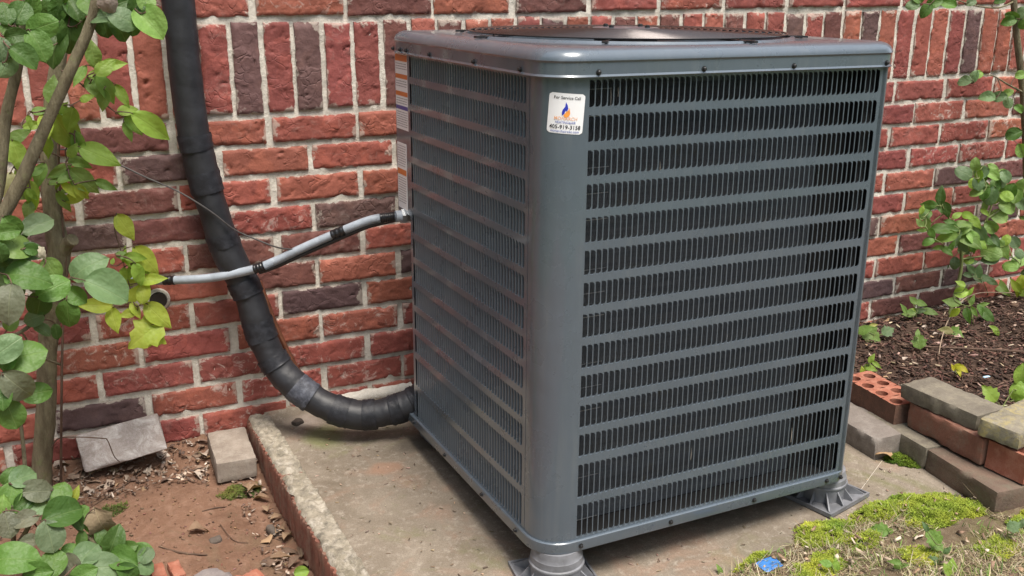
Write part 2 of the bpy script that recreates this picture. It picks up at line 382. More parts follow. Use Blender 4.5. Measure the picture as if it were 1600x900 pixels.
M_STONE = mat_concrete('grey_stone', (.15, .13, .13), (.22, .19, .185), (.26, .23, .21), .6)

# ---------------------------------------------------------------- the ground
def grid_sheet(name, x0, x1, y0, y1, step, zf, mat):
    nx = max(2, int((x1-x0)/step)+1); ny = max(2, int((y1-y0)/step)+1)
    X = np.linspace(x0, x1, nx); Y = np.linspace(y0, y1, ny); V = []
    for y in Y:
        for x in X: V.append((x, y, zf(x, y)))
    i, j = np.meshgrid(np.arange(nx-1), np.arange(ny-1)); a = (j*nx+i).ravel()
    F = np.stack([a, a+1, a+nx+1, a+nx], 1)
    me = np_mesh(name, np.array(V), F, mat); me.polygons.foreach_set('use_smooth', [True]*len(me.polygons))
    return structure(link(name, me))
def soil_z(x, y):
    m = max(0, 1+y/.13)                          # litter bank along the wall
    z = -.042 + .035*m*m + .008*fbm(x*7, y*7, 1) + .005*fbm(x*30, y*30, 2, 4)
    z -= .024*max(0, min(1, 1-(-.19-x)/.16))*min(1, max(0, (-y-.12)/.15))
    return z
def lawn_edge(x):
    pts = [(-.3,-1.15), (.3,-1.06), (.45,-.975), (.65,-.955), (.72,-.905), (.8,-.925), (.88,-.90), (1.0,-.905), (1.14,-.945), (1.3,-1.1), (3.5,-1.15)]
    for (a, b), (c, d) in zip(pts, pts[1:]):
        if a <= x <= c: return b+(d-b)*(x-a)/(c-a)
    return -1.1
def lawn_z(x, y):
    e = lawn_edge(x)+.02*fbm(x*9, y*9, 4); s = max(-1, min(1, (e-y)/.06))
    return padz(y) + .006*s + (.006*fbm(x*14, y*14, 5)+.006*max(0, fbm(x*22, y*22, 9)))*(s > 0) - .012*(s < -.2)
def mulch_z(x, y):
    b = max(0, 1-abs(x-1.27)/.12)*max(0, min(1, (-.3-y)/.2))
    return .004 + .03*b + .03*max(0, (x-1.6))*.5 - .02*max(0, 1+y/.12) + .012*fbm(x*5, y*5, 7) + .006*fbm(x*18, y*18, 8)
structure(link('ground', MB().add([(-150,-150,-.09),(150,-150,-.09),(150,150,-.09),(-150,150,-.09)], [(0,1,2,3)]).mesh('ground', M_GROUND)))
grid_sheet('soil_bed', -1.9, -.15, -1.9, .03, .012, soil_z, M_SOIL)
grid_sheet('concrete_pad', -.14, 1.20, -1.25, .03, .025, lambda x, y: padz(y)+.0015*fbm(x*6, y*6, 3)+(.012*max(0, 1+y/.03) if y > -.03 else 0), M_PAD)
grid_sheet('lawn', -.14, 3.6, -3.2, -.84, .018, lambda x, y: (lawn_z(x, y) if not (x > 1.2 and y > -1.06) else -.06), M_LAWNSOIL)
grid_sheet('mulch_bed', 1.14, 3.6, -1.06, .03, .022, lambda x, y: mulch_z(x, y) - (.06 if x < 1.2 else 0), M_MULCHSOIL)
grid_sheet('soil_front', -1.9, -.14, -3.2, -1.88, .06, lambda x, y: -.04+.006*fbm(x*6, y*6, 3), M_SOIL)

def on_ground(px, py, zf, z=-.03):
    for _ in range(6): p = gz(px, py, z); z = zf(p.x, p.y)
    return gz(px, py, z)
# ---------------------------------------------------------------- the brick wall
L, HC, X0, ZS, HS = .2032, .0677, -.0799, .735, .2048
RED = [(.275,.080,.057), (.295,.092,.063), (.250,.071,.055), (.305,.102,.068), (.265,.077,.059), (.232,.067,.055)]
ORA = [(.285,.096,.058), (.275,.09,.056)]
BRN = [(.135,.055,.046), (.155,.062,.05)]
DRK = [(.110,.064,.058), (.122,.069,.061), (.100,.062,.058)]
rng = random.Random(5)
def brick_mesh(w, h, seed, vertical=False):
    r = random.Random(seed); st = .0042
    nx = max(4, round(w/st)); nzz = max(4, round(h/st)); k = seed*3.7
    arcs = []
    area = w*h
    for _ in range(r.randint(6, 11)):
        arcs.append((r.uniform(-.46, .46)*w, r.uniform(-.45, .45)*h, r.uniform(.005, .017), r.uniform(0, 6.28), r.uniform(.9, 2.6), r.uniform(.0020, .0046)*r.choice((1, 1, -.6)), r.uniform(.0014, .0024)))
    bites = [(r.choice((-1, 1)), r.uniform(-.45, .45), r.uniform(.008, .02), r.uniform(.002, .005)) for _ in range(r.randint(1, 3))]
    V = []; F = []
    for j in range(nzz+1):
        for i in range(nx+1):
            u = i/nx-.5; v = j/nzz-.5; x = u*w; z = v*h
            ex = w/2-abs(x); ez = h/2-abs(z)
            # ragged outline
            x += (1 if u > 0 else -1)*(abs(u)*2)**6*(.0016*fbm(z*60+k, 1.3, seed)+.0006*nz(z*300, k))
            z += (1 if v > 0 else -1)*(abs(v)*2)**6*(.0016*fbm(x*45+k, 7.3, seed)+.0006*nz(x*300, k))
            y = .0016*fbm(x*26+k, z*26, seed, 4) + .0012*nz(x*9, z*9, k)
            e = min(ex, ez)
            if e < .0035: y += .0026*(1-e/.0035)**2
            for sgn, bu, bw, bd in bites:
                if vertical: d = abs(u*w-bu*w) ; near = (h/2-sgn*v*h)
                else: d = abs(u*w-bu*w); near = (h/2-sgn*v*h)
                if d < bw and near < .012: y += bd*1.6*(1-d/bw)*(1-near/.012)
            for ax, az, ar, a0, al, dp, wd in arcs:
                dx, dz = x-ax, z-az; rr = math.hypot(dx, dz)
                if rr > ar+.008: continue
                an = (math.atan2(dz, dx)-a0) % 6.283
                if an < al: y += dp*math.exp(-((rr-ar)/wd)**2)*min(1, an*4, (al-an)*4)
            V.append((x, y, z))
    W_ = nx+1
    for j in range(nzz):
        for i in range(nx): F.append((j*W_+i, j*W_+i+1, (j+1)*W_+i+1, (j+1)*W_+i))
    ring = [i for i in range(W_)] + [j*W_+nx for j in range(1, nzz+1)] + [nzz*W_+i for i in range(nx-1, -1, -1)] + [j*W_ for j in range(nzz-1, 0, -1)]
    b = len(V)
    for q in ring: V.append((V[q][0], .032, V[q][2]))
    n = len(ring)
    for q in range(n): F.append((ring[q], b+q, b+(q+1) % n, ring[(q+1) % n]))
    me = bpy.data.meshes.new('brick'); me.from_pydata(V, [], F); me.materials.append(M_BRICK)
    me.polygons.foreach_set('use_smooth', [True]*len(me.polygons)); me.set_sharp_from_angle(angle=math.radians(50)); return me
WALL = tag(empty('house_wall', (0, 0, 0)), 'red brick house wall with a soldier course, behind the grey unit', 'wall')
ST = [brick_mesh(L-.0105, HC-.0105, s) for s in range(18)]
SO = [brick_mesh(HC-.0110, HS-.0125, 40+s, True) for s in range(14)]
DARK_ST = {(2,-2):1, (3,-2):2, (4,-3):1, (4,-2):2, (4,0):1, (5,0):2, (6,1):1, (7,0):1, (10,-3):1, (5,10):1, (7,11):1, (7,8):1, (10,10):1, (10,8):1, (11,9):2, (1,-2):2, (0,3):2, (0,1):2, (8,10):2, (2,11):2, (9,-3):0, (6,-3):2}
EFF_ST = {(2,9):.9, (4,9):.9, (4,10):.6, (3,10):.5, (3,11):.8, (4,-1):.5, (8,-3):.8, (8,0):.7, (9,-1):.8, (10,-1):1.0, (10,-2):.6, (9,0):.5, (10,0):.6, (11,0):.7, (11,-1):.7, (0,0):.5, (0,5):.6, (5,-2):.35, (7,-2):.7, (9,-2):.4}
HERO_X = (-.95, 2.75)
def put_brick(me, x, z, dark, eff, vertical=False, deco=True):
    o = link('brick', me, WALL)
    flip = rng.random() < .5
    o.location = (x, rng.uniform(-.0018, .0022), z); o.scale = (rng.uniform(.965, 1.012), 1, rng.uniform(.95, 1.02))
    o.rotation_euler = (rng.uniform(-.012, .012), PI if flip else 0, 0)
    if flip: o.rotation_euler = (0, PI+rng.uniform(-.004, .004), 0)
    else: o.rotation_euler = (rng.uniform(-.008, .008), rng.uniform(-.004, .004), 0)
    c = rng.choice(DRK) if dark == 1 else rng.choice(BRN) if dark == 2 else (rng.choice(ORA) if rng.random() < .13 else rng.choice(RED))
    j = rng.uniform(.9, 1.12); o.color = (c[0]*j*1.03, c[1]*j*rng.uniform(.94, 1.06), c[2]*j*1.05, eff)
rest = MB()
def rowoff(r): return (0 if r % 2 else L/2-.012)
for r in range(-1, 13):
    zc = ZS-(r-.5)*HC if r >= 1 else ZS+HS+HC*(.5-r)
    off = rowoff(r) if r >= 1 else (-.0144+L*0 if r == 0 else L/2)
    for k in range(-14, 24):
        x = X0+off+(k+.5)*L
        if HERO_X[0] < x < HERO_X[1] and (r < 12 or x < 0):
            dk = DARK_ST.get((r, k), 0 if (r, k) in EFF_ST or rng.random() > .07 else 2)
            put_brick(ST[rng.randrange(len(ST))], x+rng.uniform(-.003, .003), zc+rng.uniform(-.0012, .0012), dk, EFF_ST.get((r, k), .12 if rng.random() < .5 else .0))
        else: rest.box(x-L/2+.005, x+L/2-.005, 0, .03, zc-HC/2+.005, zc+HC/2-.005)
SOLD_DARK_PX = [381, 485, 860, 1230, 1344, 1520]; SOLD_BRN_PX = [970, 1040, 1138, 1288, 700, 620]
sd_ = {round((at(px, 100, 0).x+.081)/.0671-.5): 1 for px in SOLD_DARK_PX}; sb_ = {round((at(px, 60, 0).x+.081)/.0671-.5): 2 for px in SOLD_BRN_PX}
for k in range(-42, 70):
    x = -.081+(k+.5)*.0671
    if HERO_X[0] < x < HERO_X[1]: put_brick(SO[rng.randrange(len(SO))], x+rng.uniform(-.0015, .0015), ZS+HS/2, sd_.get(k, sb_.get(k, 0)), .15 if rng.random() < .3 else 0, True)
    else: rest.box(x-.0285, x+.0285, 0, .03, ZS+.006, ZS+HS-.006)
for r in range(2, 32):
    zc = ZS+HS+HC*(.5+r)
    for k in range(-14, 24):
        x = X0+(L/2 if r % 2 else 0)+(k+.5)*L; rest.box(x-L/2+.005, x+L/2-.005, 0, .03, zc-HC/2+.005, zc+HC/2-.005)
ro = stuff(rest.build('bricks_beyond', M_BRICK, WALL)); ro.color = (.29, .092, .058, .1)
# mortar bed behind the bricks: a rough sheet set back from the faces
nxm, nzm = 420, 140
Vm = []
for j in range(nzm+1):
    for i in range(nxm+1):
        x = -1.0+3.9*i/nxm; z = -.12+1.3*j/nzm
        Vm.append((x, .0068+.0040*fbm(x*22, z*22, 3)+.0016*nz(x*120, z*120), z))
ii, jj = np.meshgrid(np.arange(nxm), np.arange(nzm)); a_ = (jj*(nxm+1)+ii).ravel()
mm = np_mesh('mortar', np.array(Vm), np.stack([a_, a_+1, a_+nxm+2, a_+nxm+1], 1), M_MORTAR); mm.polygons.foreach_set('use_smooth', [True]*len(mm.polygons))
link('mortar', mm, WALL)
MB().box(-3.2, 5.0, .02, .3, -.3, 3.2).build('wall_core', M_MORTAR, WALL)
# pale mortar fillet where the slab meets the wall
fl = MB(); pts = []
for i in range(24):
    x = -.02+.25*i/23; pts.append((x, -.006+.004*nz(x*30), padz(0)+.012+.003*nz(x*40, 5)))
fl.tube(pts, [.016+.004*nz(i*.7) for i in range(24)], 8); fl.build('mortar_fillet', M_MORTAR, WALL, 60)

# ---------------------------------------------------------------- the condenser unit
def rotm(psi, tx, ty): return Matrix.Rotation(tx, 3, 'X') @ Matrix.Rotation(ty, 3, 'Y') @ Matrix.Rotation(psi, 3, 'Z')
UR = rotm(.0307, -.0088, .0127); UO = Vector((.16766, -.89689, .87868)) + UR @ Vector((0, 0, -.80))
UM = Matrix.Translation(UO) @ UR.to_4x4()
AC = tag(empty('air_conditioner', M=UM), 'large grey green louvred air conditioner condenser standing on the concrete slab', 'air conditioner')
UW, UD = .695, .69
def urad(theta, off):
    """distance from the unit's centre to its rounded outline in direction theta, outline grown by off"""
    hx, hy = UW/2+off, UD/2+off; c, s = math.cos(theta), math.sin(theta)
    r = .055+off if (c < 0 and s < 0) else (.042+off*.8)
    r = max(.004, r)
    lo, hi = .2, .7
    for _ in range(40):
        m = (lo+hi)/2; qx, qy = abs(m*c)-(hx-r), abs(m*s)-(hy-r)
        d = math.hypot(max(qx, 0), max(qy, 0))+min(max(qx, qy), 0)-r
        if d > 0: hi = m
        else: lo = m
    return lo
# angles: dense at corners
TH = []
for qd in range(4):
    base = qd*PI/2
    TH += [base+t*PI/2 for t in [0,.12,.24,.34] + [.38+.24*k/14 for k in range(15)] + [.66,.76,.88]]
UC = (UW/2, UD/2)
def loops(prof, name, mat, parent, smooth=40, close=False, circ=()):
    mb = MB(); n = len(TH); rows = []
    for off, z in prof: rows.append([(UC[0]+urad(t, off)*math.cos(t), UC[1]+urad(t, off)*math.sin(t), z) for t in TH])
    for r, z in circ: rows.append([(UC[0]+r*math.cos(t), UC[1]+r*math.sin(t), z) for t in TH])
    vs = [v for q in rows for v in q]; R_ = len(rows)
    fs = [(i*n+k, i*n+(k+1) % n, (i+1)*n+(k+1) % n, (i+1)*n+k) for i in range(R_-1) for k in range(n)]
    if close: fs += [tuple(range(n-1, -1, -1)), tuple((R_-1)*n+k for k in range(n))]
    return mb.add(vs, fs).build(name, mat, parent, smooth)
cap = loops([(-.006,.8085), (.0085,.8065), (.0095,.8080), (.0068,.8110), (.0068,.8285), (.0088,.8315), (.0080,.8355), (.0045,.8420), (-.002,.8470), (-.010,.8495), (-.022,.8502)],
            'top_cap', M_PAINT, AC, 30, circ=[(.314,.8498), (.310,.8535), (.304,.8535), (.300,.846), (.298,.79)])
pan = loops([(-.03,.0005), (.0045,0), (.0050,.002), (.0050,.0190), (.0035,.0205), (-.010,.0205)], 'base_pan', M_PAINT, AC, 30)
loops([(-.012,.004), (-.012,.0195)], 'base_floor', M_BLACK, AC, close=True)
ROWS = [(.803-.0532*i, .041) for i in range(12)] + [(.1625, .0632), (.0866, .0636)]
A_, B_, NC = .0676, .6601, 54; PW = (B_-A_)/NC
C_, D_, NCL = .0764, .594, 45; PL = (D_-C_)/NCL
def slat_outline(p, h, t=.0019, r=.0066):
    pts = [(p, 0), (p, h), (p-t-r, h)]
    for k in range(1, 5): a = PI/2*k/4; pts.append((p-t-r+r*math.sin(a), h-r*.8+r*.8*math.cos(a)))
    for k in range(0, 4): a = PI/2*k/4; pts.append((p-t-r+r*math.cos(a), r*1.1-r*1.1*math.sin(a)))
    pts.append((p-t-r, 0)); return pts
def slat_geo(p, h, ex, flat):
    """flat: maps (along, z, depth) to a point"""
    o = slat_outline(p, h); n = len(o)
    vs = [flat(u, v, 0, 0) for u, v in o]+[flat(u, v, ex[0], ex[1]) for u, v in o]
    fs = [tuple(range(n)), tuple(range(2*n-1, n-1, -1))]+[((k+1) % n, k, n+k, n+(k+1) % n) for k in range(n)]
    return vs, fs
front = lambda u, v, a, d: (u+a, d, v)
leftf = lambda u, v, a, d: (d, -u+a, v)       # along -y so that slots run from far to near
FP = MB()
def rail_front(z0, z1, x0=A_, x1=B_):
    FP.add([(x0,0,z0),(x1,0,z0),(x1,0,z1),(x0,0,z1),(x0,.005,z0),(x1,.005,z0),(x1,.005,z1),(x0,.005,z1)], [(0,1,2,3),(0,4,5,1),(3,2,6,7)])
edges = [.8175]
for t, h in ROWS: edges += [t, t-h]
edges.append(.018)
for i in range(0, len(edges), 2): rail_front(edges[i+1], edges[i])
FP.add([(B_,0,.018),(.6735,0,.018),(.6735,0,.8175),(B_,0,.8175),(.6735,.006,.018),(.6735,.006,.8175)], [(0,1,2,3),(1,4,5,2)])
FP.build('front_panel', M_PAINT, AC)
S1 = MB().add(*slat_geo(PW, .041, (.0029, .0046), front)).mesh('slat', M_PAINT)
S2 = MB().add(*slat_geo(PW, .0634, (.0029, .0046), front)).mesh('slat', M_PAINT)
SR = MB()
for c in range(NC):
    for t, h in ROWS:
        if c < 21: link('slat', S1 if h < .05 else S2, AC, Matrix.Translation((A_+c*PW, 0, t-h)))
        else:
            vs, fs = slat_geo(PW, h, (.0029, .0046), front); SR.add([(x+A_+c*PW, y, z+t-h) for x, y, z in vs], fs)
stuff(SR.build('slats_far_end', M_PAINT, AC))
# near rounded corner post (front left), and the right hand post
CP = MB(); arc = [(0,.0655)]+[(.055-.055*math.cos(a), .055-.055*math.sin(a)) for a in [PI/2*k/20 for k in range(21)]]+[(A_,0), (A_,.006)]
arc = [(.006,.0655)]+arc
def extr(mb, line, z0, z1):
    n = len(line); mb.add([(x,y,z0) for x,y in line]+[(x,y,z1) for x,y in line], [(k,k+1,n+k+1,n+k) for k in range(n-1)])
extr(CP, arc, .018, .8175); CP.build('corner_post', M_PAINT, AC, 35)
RP = MB(); extr(RP, [(.675,.006),(.675,0)]+[(UW-.03+.03*math.sin(a), .03-.03*math.cos(a)) for a in [PI/2*k/12 for k in range(13)]]+[(UW,.066)], .018, .8175); RP.build('corner_post', M_PAINT, AC, 35)
# left louvred panel
LP = MB()
def rail_left(z0, z1, y0, y1): LP.add([(0,y0,z0),(0,y1,z0),(0,y1,z1),(0,y0,z1),(.005,y0,z0),(.005,y1,z0),(.005,y1,z1),(.005,y0,z1)], [(0,3,2,1),(0,1,5,4),(3,7,6,2)])
for i in range(0, len(edges), 2): rail_left(edges[i+1], edges[i], C_, D_)
LP.add([(0,.0672,.018),(0,C_,.018),(0,C_,.8175),(0,.0672,.8175),(.006,.0672,.018),(.006,.0672,.8175)], [(0,3,2,1),(0,4,5,3)])
LP.add([(0,D_,.018),(0,.606,.018),(0,.606,.8175),(0,D_,.8175),(.03,.606,.018),(.03,.606,.8175)], [(0,3,2,1),(1,2,5,4)])
for c in range(NCL):
    for t, h in ROWS:
        vs, fs = slat_geo(PL, h, (-.0010, .0036), leftf); LP.add([(x, y+D_-c*PL, z+t-h) for x, y, z in vs], fs)
lp = LP.build('left_louvre_panel', M_PAINT, AC)
# right and rear sides
r2 = link('right_louvre_panel', lp.data, AC, Matrix.Translation((UW, .672, 0)) @ Matrix.Rotation(PI, 4, 'Z'))
BP = MB(); BP.box(.10, UW-.02, UD-.004, UD, .018, .8175); BP.build('rear_panel', M_PAINT, AC)
# control box at the rear left, stopping above the pipe recess
SP = MB(); SP.box(.0025, .12, .6075, .686, .474, .8172); sp = SP.build('service_panel', M_PAINT, AC)
RC = MB(); RC.box(.095, .10, .606, .688, .0205, .473); RC.build('recess_panel', M_PAINT, AC)
# coil and dark core
MB().box(.640, .6915, .014, .0498, .021, .806).build('corner_dark_fill', M_BLACK, AC)  # black box added so the right-hand slots stay dark
MB().box(.580, .6915, .0502, .11, .021, .806).build('corner_dark_block', M_BLACK, AC)  # second black box added, closes the see-through gap past the coil corner
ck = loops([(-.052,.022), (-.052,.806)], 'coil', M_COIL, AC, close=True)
# a few bright coil tie wires seen through the first slots
for q in range(0, 37, 2):
    z = .043+.0207*q+.004*nz(q*3.1); MB().tube([(.045,.022,z),(.12,.0215,z+.001)], .0007, 4).build('coil_tie_wire', M_ALU, AC)
for i, (lx, lz_, lh) in enumerate([(.112,.775,.028), (.125,.782,.014), (.545,.118,.030), (.548,.042,.034), (.560,.205,.026), (.372,.345,.02), (.31,.128,.024), (.47,.53,.018), (.605,.49,.030), (.21,.66,.016)]):
    MB().tube([(lx,.011,lz_-lh/2), (lx+.0008,.0115,lz_), (lx-.0004,.011,lz_+lh/2)], [.0004,.0008,.0003], 5).build('lint_thread', M_WHITEDIRT, AC)
# fan guard
GR = empty('fan_guard'); GR.parent = AC
GR.location = (UC[0], UC[1], 0)
def torus(r, z, wr, n=72, k=6):
    V = [((r+wr*math.cos(2*PI*b/k))*math.cos(2*PI*a/n), (r+wr*math.cos(2*PI*b/k))*math.sin(2*PI*a/n), z+wr*math.sin(2*PI*b/k)) for a in range(n) for b in range(k)]
    F = [(a*k+b, ((a+1) % n)*k+b, ((a+1) % n)*k+(b+1) % k, a*k+(b+1) % k) for a in range(n) for b in range(k)]
    return MB().add(V, F)
for i in range(20):
    r = .072+.0119*i; torus(r, .8575+.0060*(1-(r/.3)**2), .0019).build('ring', M_WIRE, GR, 80)
for i in range(8):
    a = PI/4*i+.12; c, s = math.cos(a), math.sin(a)
    MB().tube([(c*.06, s*.06, .8592), (c*.2, s*.2, .8568), (c*.29, s*.29, .8535), (c*.326, s*.326, .8528)], .0026, 6).build('spoke', M_WIRE, GR, 60)
    MB().box(-.008, .010, -.005, .005, -.0012, .0022).build('clip', M_SCREW, GR).matrix_basis = Matrix.Translation((c*.325, s*.325, .8525)) @ Matrix.Rotation(a, 4, 'Z')
mp_ = MB().lathe([(.066,.8605), (.068,.863), (.06,.865), (.02,.866)], 32).build('motor_plate', M_PAINT, GR, 40)
for i in range(4):
    a = PI/2*i+.4; MB().lathe([(.005,.8635), (.005,.869), (.003,.8705)], 8, (.048*math.cos(a), .048*math.sin(a))).build('bolt', M_SCREW, mp_, 40)
FN = MB().lathe([(.06,.70), (.06,.845), (.04,.853)], 24).build('fan_motor', M_BLACK, GR, 40)
for i in range(3):
    a = 2*PI*i/3+.3; V = []
    for q in range(7):
        r = .05+.235*q/6
        for s in (-1, 0, 1):
            t = a+s*(.35+.12*q/6); V.append((r*math.cos(t), r*math.sin(t), .815+s*.022+.006*(s == 0)))
    MB().add(V, [(q*3+k, q*3+k+1, q*3+k+4, q*3+k+3) for q in range(6) for k in range(2)]).build('fan_blade', M_SCREW, GR, 60)
# screws
SCR = MB().lathe([(.0046,0), (.0046,.0012), (.0030,.0014), (.0030,.0042), (.0020,.0050)], 10).mesh('screw', M_SCREW, 30)
def screw(p, nrm, parent):
    q = Vector(nrm).to_track_quat('Z', 'Y').to_matrix().to_4x4(); link('screw', SCR, parent, Matrix.Translation(p) @ q)
for x in (.078, .272, .455, .664): screw((x, -.0066, .8145), (0,-1,0), cap)
for y in (.085, .262, .465, .59, .625, .665): screw((-.0066, y, .8145), (-1,0,0), cap)
for x in (.074, .262, .452, .632, .668): screw((x, -.0048, .0095), (0,-1,0), pan)
for y in (.09, .235, .42, .60, .668): screw((-.0048, y, .0095), (-1,0,0), pan)
MB().box(.0005, .006, .0656, .0671, .8055, .8168).build('corner_gap', M_BLACK, AC)
# labels on the service panel (flat print)
def panel_label(y0, y1, z0, z1, bands, lines, seed):
    r = random.Random(seed)
    o = MB().box(.0019, .0026, y0, y1, z0, z1).build('warning_label', M_LABEL, sp)
    x = .0016
    for (a, b, m) in bands:
        MB().add([(x,y1-.001,a),(x,y0+.001,a),(x,y0+.001,b),(x,y1-.001,b)], [(0,1,2,3)]).build('colour_band', m, o)
    tx = MB()
    for z in lines:
        y = y1-.004
        while y > y0+.006:
            l = min(r.uniform(.003, .011), y-y0-.003); tx.add([(x,y,z),(x,y-l,z),(x,y-l,z+.0016),(x,y,z+.0016)], [(0,1,2,3)]); y -= l+.0014
    tx.build('small_print', M_PRINT, o)
L1 = [.800-.0042*i for i in range(34)]
panel_label(.611, .682, .651, .805, [(.790,.803,M_ORANGE), (.755,.764,M_ORANGE), (.720,.729,M_ORANGE), (.692,.700,M_BLUE)],
            [z for z in [.784,.779,.774,.749,.744,.739,.714,.709,.704]+[.686-.0048*i for i in range(7)]], 3)
panel_label(.628, .682, .482, .622, [(.555,.567,M_ORANGE)], [.615-.0052*i for i in range(24) if not .548 < .615-.0052*i < .57], 4)

# service sticker wrapped round the corner post
def sticker_pt(u, v, lift):
    a = math.radians(-4); u, v = u*math.cos(a)-v*math.sin(a), u*math.sin(a)+v*math.cos(a)
    s = .0615+u; z = .7535+v; r = .055
    if s < .0864:
        th = max(0, s/r); c = r+lift; return (.055-c*math.cos(th), .055-c*math.sin(th), z)
    return (.055+s-.0864, -lift, z)
def rounded_rect(w, h, r, n=6):
    P = []
    for cx, cy, a0 in ((w/2-r, h/2-r, 0), (-w/2+r, h/2-r, PI/2), (-w/2+r, -h/2+r, PI), (w/2-r, -h/2+r, 1.5*PI)):
        for k in range(n+1): a = a0+PI/2*k/n; P.append((cx+r*math.cos(a), cy+r*math.sin(a)))
    return P
def wrap_patch(w, h, r, lift, nx=24, ny=8):
    mb = MB(); V = []
    for j in range(ny+1):
        for i in range(nx+1):
            v = h*(j/ny-.5); e = max(0, abs(v)-(h/2-r)); hw = w/2-(r-math.sqrt(max(0, r*r-e*e)))
            V.append(sticker_pt(hw*(2*i/nx-1), v, lift))
    return mb.add(V, [(j*(nx+1)+i, j*(nx+1)+i+1, (j+1)*(nx+1)+i+1, (j+1)*(nx+1)+i) for j in range(ny) for i in range(nx)])
ys = wrap_patch(.0565, .0605, .0045, .0004, 24, 24).build('service_sticker', M_LABEL, AC, 60)
def sticker_poly(name, pts, mat, lift=.0009):
    bm = bmesh.new(); vs = [bm.verts.new((u, v, 0)) for u, v in pts]; bm.faces.new(vs); bmesh.ops.triangulate(bm, faces=bm.faces[:])
    me = bpy.data.meshes.new(name); bm.to_mesh(me); bm.free()
    for q in me.vertices: q.co = sticker_pt(q.co.x, q.co.y, lift)
    me.materials.append(mat); link(name, me, ys)
def sticker_text(txt, v, width, mat, name='lettering', bold=0):
    cu = bpy.data.curves.new('t', 'FONT'); cu.body = txt; cu.align_x = 'CENTER'; cu.align_y = 'CENTER'; cu.size = .01; cu.offset = bold; cu.resolution_u = 3
    to = bpy.data.objects.new('t', cu); COL.objects.link(to); bpy.context.view_layer.update()
    me = bpy.data.meshes.new_from_object(to.evaluated_get(bpy.context.evaluated_depsgraph_get()))
    bpy.data.objects.remove(to); xs = [q.co.x for q in me.vertices]; s = width/(max(xs)-min(xs))
    for q in me.vertices: q.co = sticker_pt(q.co.x*s, v+q.co.y*s, .0009)
    me.materials.clear(); me.materials.append(mat); me.name = name; link(name, me, ys)
sticker_text('For Service Call', .0235, .0405, M_INK, bold=.00008)
sticker_text('MONARCH', -.0075, .035, M_PEACH, bold=.00006)
sticker_text('HEATING&AIR', -.0135, .0315, M_TXTBLUE, bold=.00008)
sticker_text('405-919-3158', -.0205, .048, M_INK, bold=.00012)
sticker_text('monarchairokc.com', -.0267, .044, M_TXTBLUE, bold=.00008)
DX, DY, SC = -.0015, .0015, .0105
def fl(pts): return [(DX+x*SC, DY+y*SC) for x, y in pts]
sticker_poly('flame_blue', fl([(-.05,-.05),(-.42,-.42),(-.5,0),(-.4,.4),(-.1,.85),(-.02,1.5),(.25,1.05),(.36,.6),(.25,.25),(.02,.3),(-.1,.05)]), M_LOGOBLUE)
sticker_poly('flame_orange', fl([(-.02,-.1),(.1,.12),(.35,.25),(.5,.75),(.62,.35),(.72,-.1),(.55,-.5),(.2,-.72),(-.1,-.6),(-.25,-.4)]), M_LOGOORANGE)

# risers under the corners
def riser(x, y, rot, label):
    zb = padz(y)+.001; zt = UO.z+(UR @ Vector((x-UO.x, y-UO.y, 0))).z-.0004; H = zt-zb
    R0 = tag(empty('plastic_riser', M=Matrix.Translation((x, y, zb)) @ Matrix.Rotation(rot, 4, 'Z')), label, 'riser', 'risers under the condenser')
    pl = MB(); s = .069; pl.box(-s, s, -s, s, 0, .0045)
    for a, b, c, d in ((-s,s,-s,-s+.004), (-s,s,s-.004,s), (-s,-s+.004,-s+.004,s-.004), (s-.004,s,-s+.004,s-.004)): pl.box(a, b, c, d, .0045, .0085)
    pl.build('plate', M_RISER, R0)
    cl = MB().lathe([(.0470,.0046), (.0468,H*.50), (.0492,H*.52), (.0498,H*.55), (.0492,H*.58), (.0468,H*.60), (.0462,H*.76), (.0450,H*.78), (.0440,H*.86), (.0425,H)], 40)
    cl.build('column', M_RISER, R0, 35)
    for k in range(12):
        a = 2*PI*k/12+.26; c, sn = math.cos(a), math.sin(a); ext = min(.064/max(abs(c), abs(sn), .01), .084); nrm = Vector((-sn, c, 0))*.0014
        P = [Vector((c*.0455, sn*.0455, .0047)), Vector((c*ext, sn*ext, .0047)), Vector((c*ext, sn*ext, .0075)), Vector((c*.0462, sn*.0462, H*.44))]
        V = [p+nrm for p in P]+[p-nrm for p in P]
        MB().add(V, [(0,1,2,3),(7,6,5,4),(0,4,5,1),(1,5,6,2),(2,6,7,3),(3,7,4,0)]).build('rib', M_RISER, R0)
riser(.2050, -.868, -.12, 'grey plastic riser under the near corner of the unit, cut by the frame')
riser(.8420, -.823, .262, 'grey ribbed plastic riser under the right front corner of the unit')
riser(.245, -.30, .1, 'grey plastic riser under the rear corner beside the black pipe')
riser(.80, -.28, 0, 'grey plastic riser under the rear right corner of the unit')

# ---------------------------------------------------------------- pipe, conduit and wires
pp = [at(270,-90,-.045), at(278,0,-.045), at(288,100,-.046), at(303,210,-.05), at(325,300,-.055), at(352,385,-.065), at(388,460,-.08), at(413,535,-.10), at(446,588,-.13),
      at(498,628,-.17), at(556,648,-.21), at(610,642,-.235), at(648,626,-.25), at(672,606,-.256)]
path = catmull(pp, 16); NP = len(path)
def wrap_r(i, a):
    t = i/NP; k = (i*.115 + a/(2*PI)) % 1.0
    r = .985+.04*k + .05*nz(i*.10, math.cos(a)*1.2, math.sin(a)*1.2) + .03*nz(i*.45, math.cos(a)*3, math.sin(a)*3)
    return r*(1.0 if i > 55 else 1-.012*(k)) 
IP = tag(empty('insulated_pipe', path[0]), 'thick black insulated refrigerant pipe sagging from the wall to the unit', 'pipe')
Minv = Matrix.Translation(-path[0])
rads = [.0325 if i < 50 else .0325+.0012*math.sin(i*.25) for i in range(NP)]
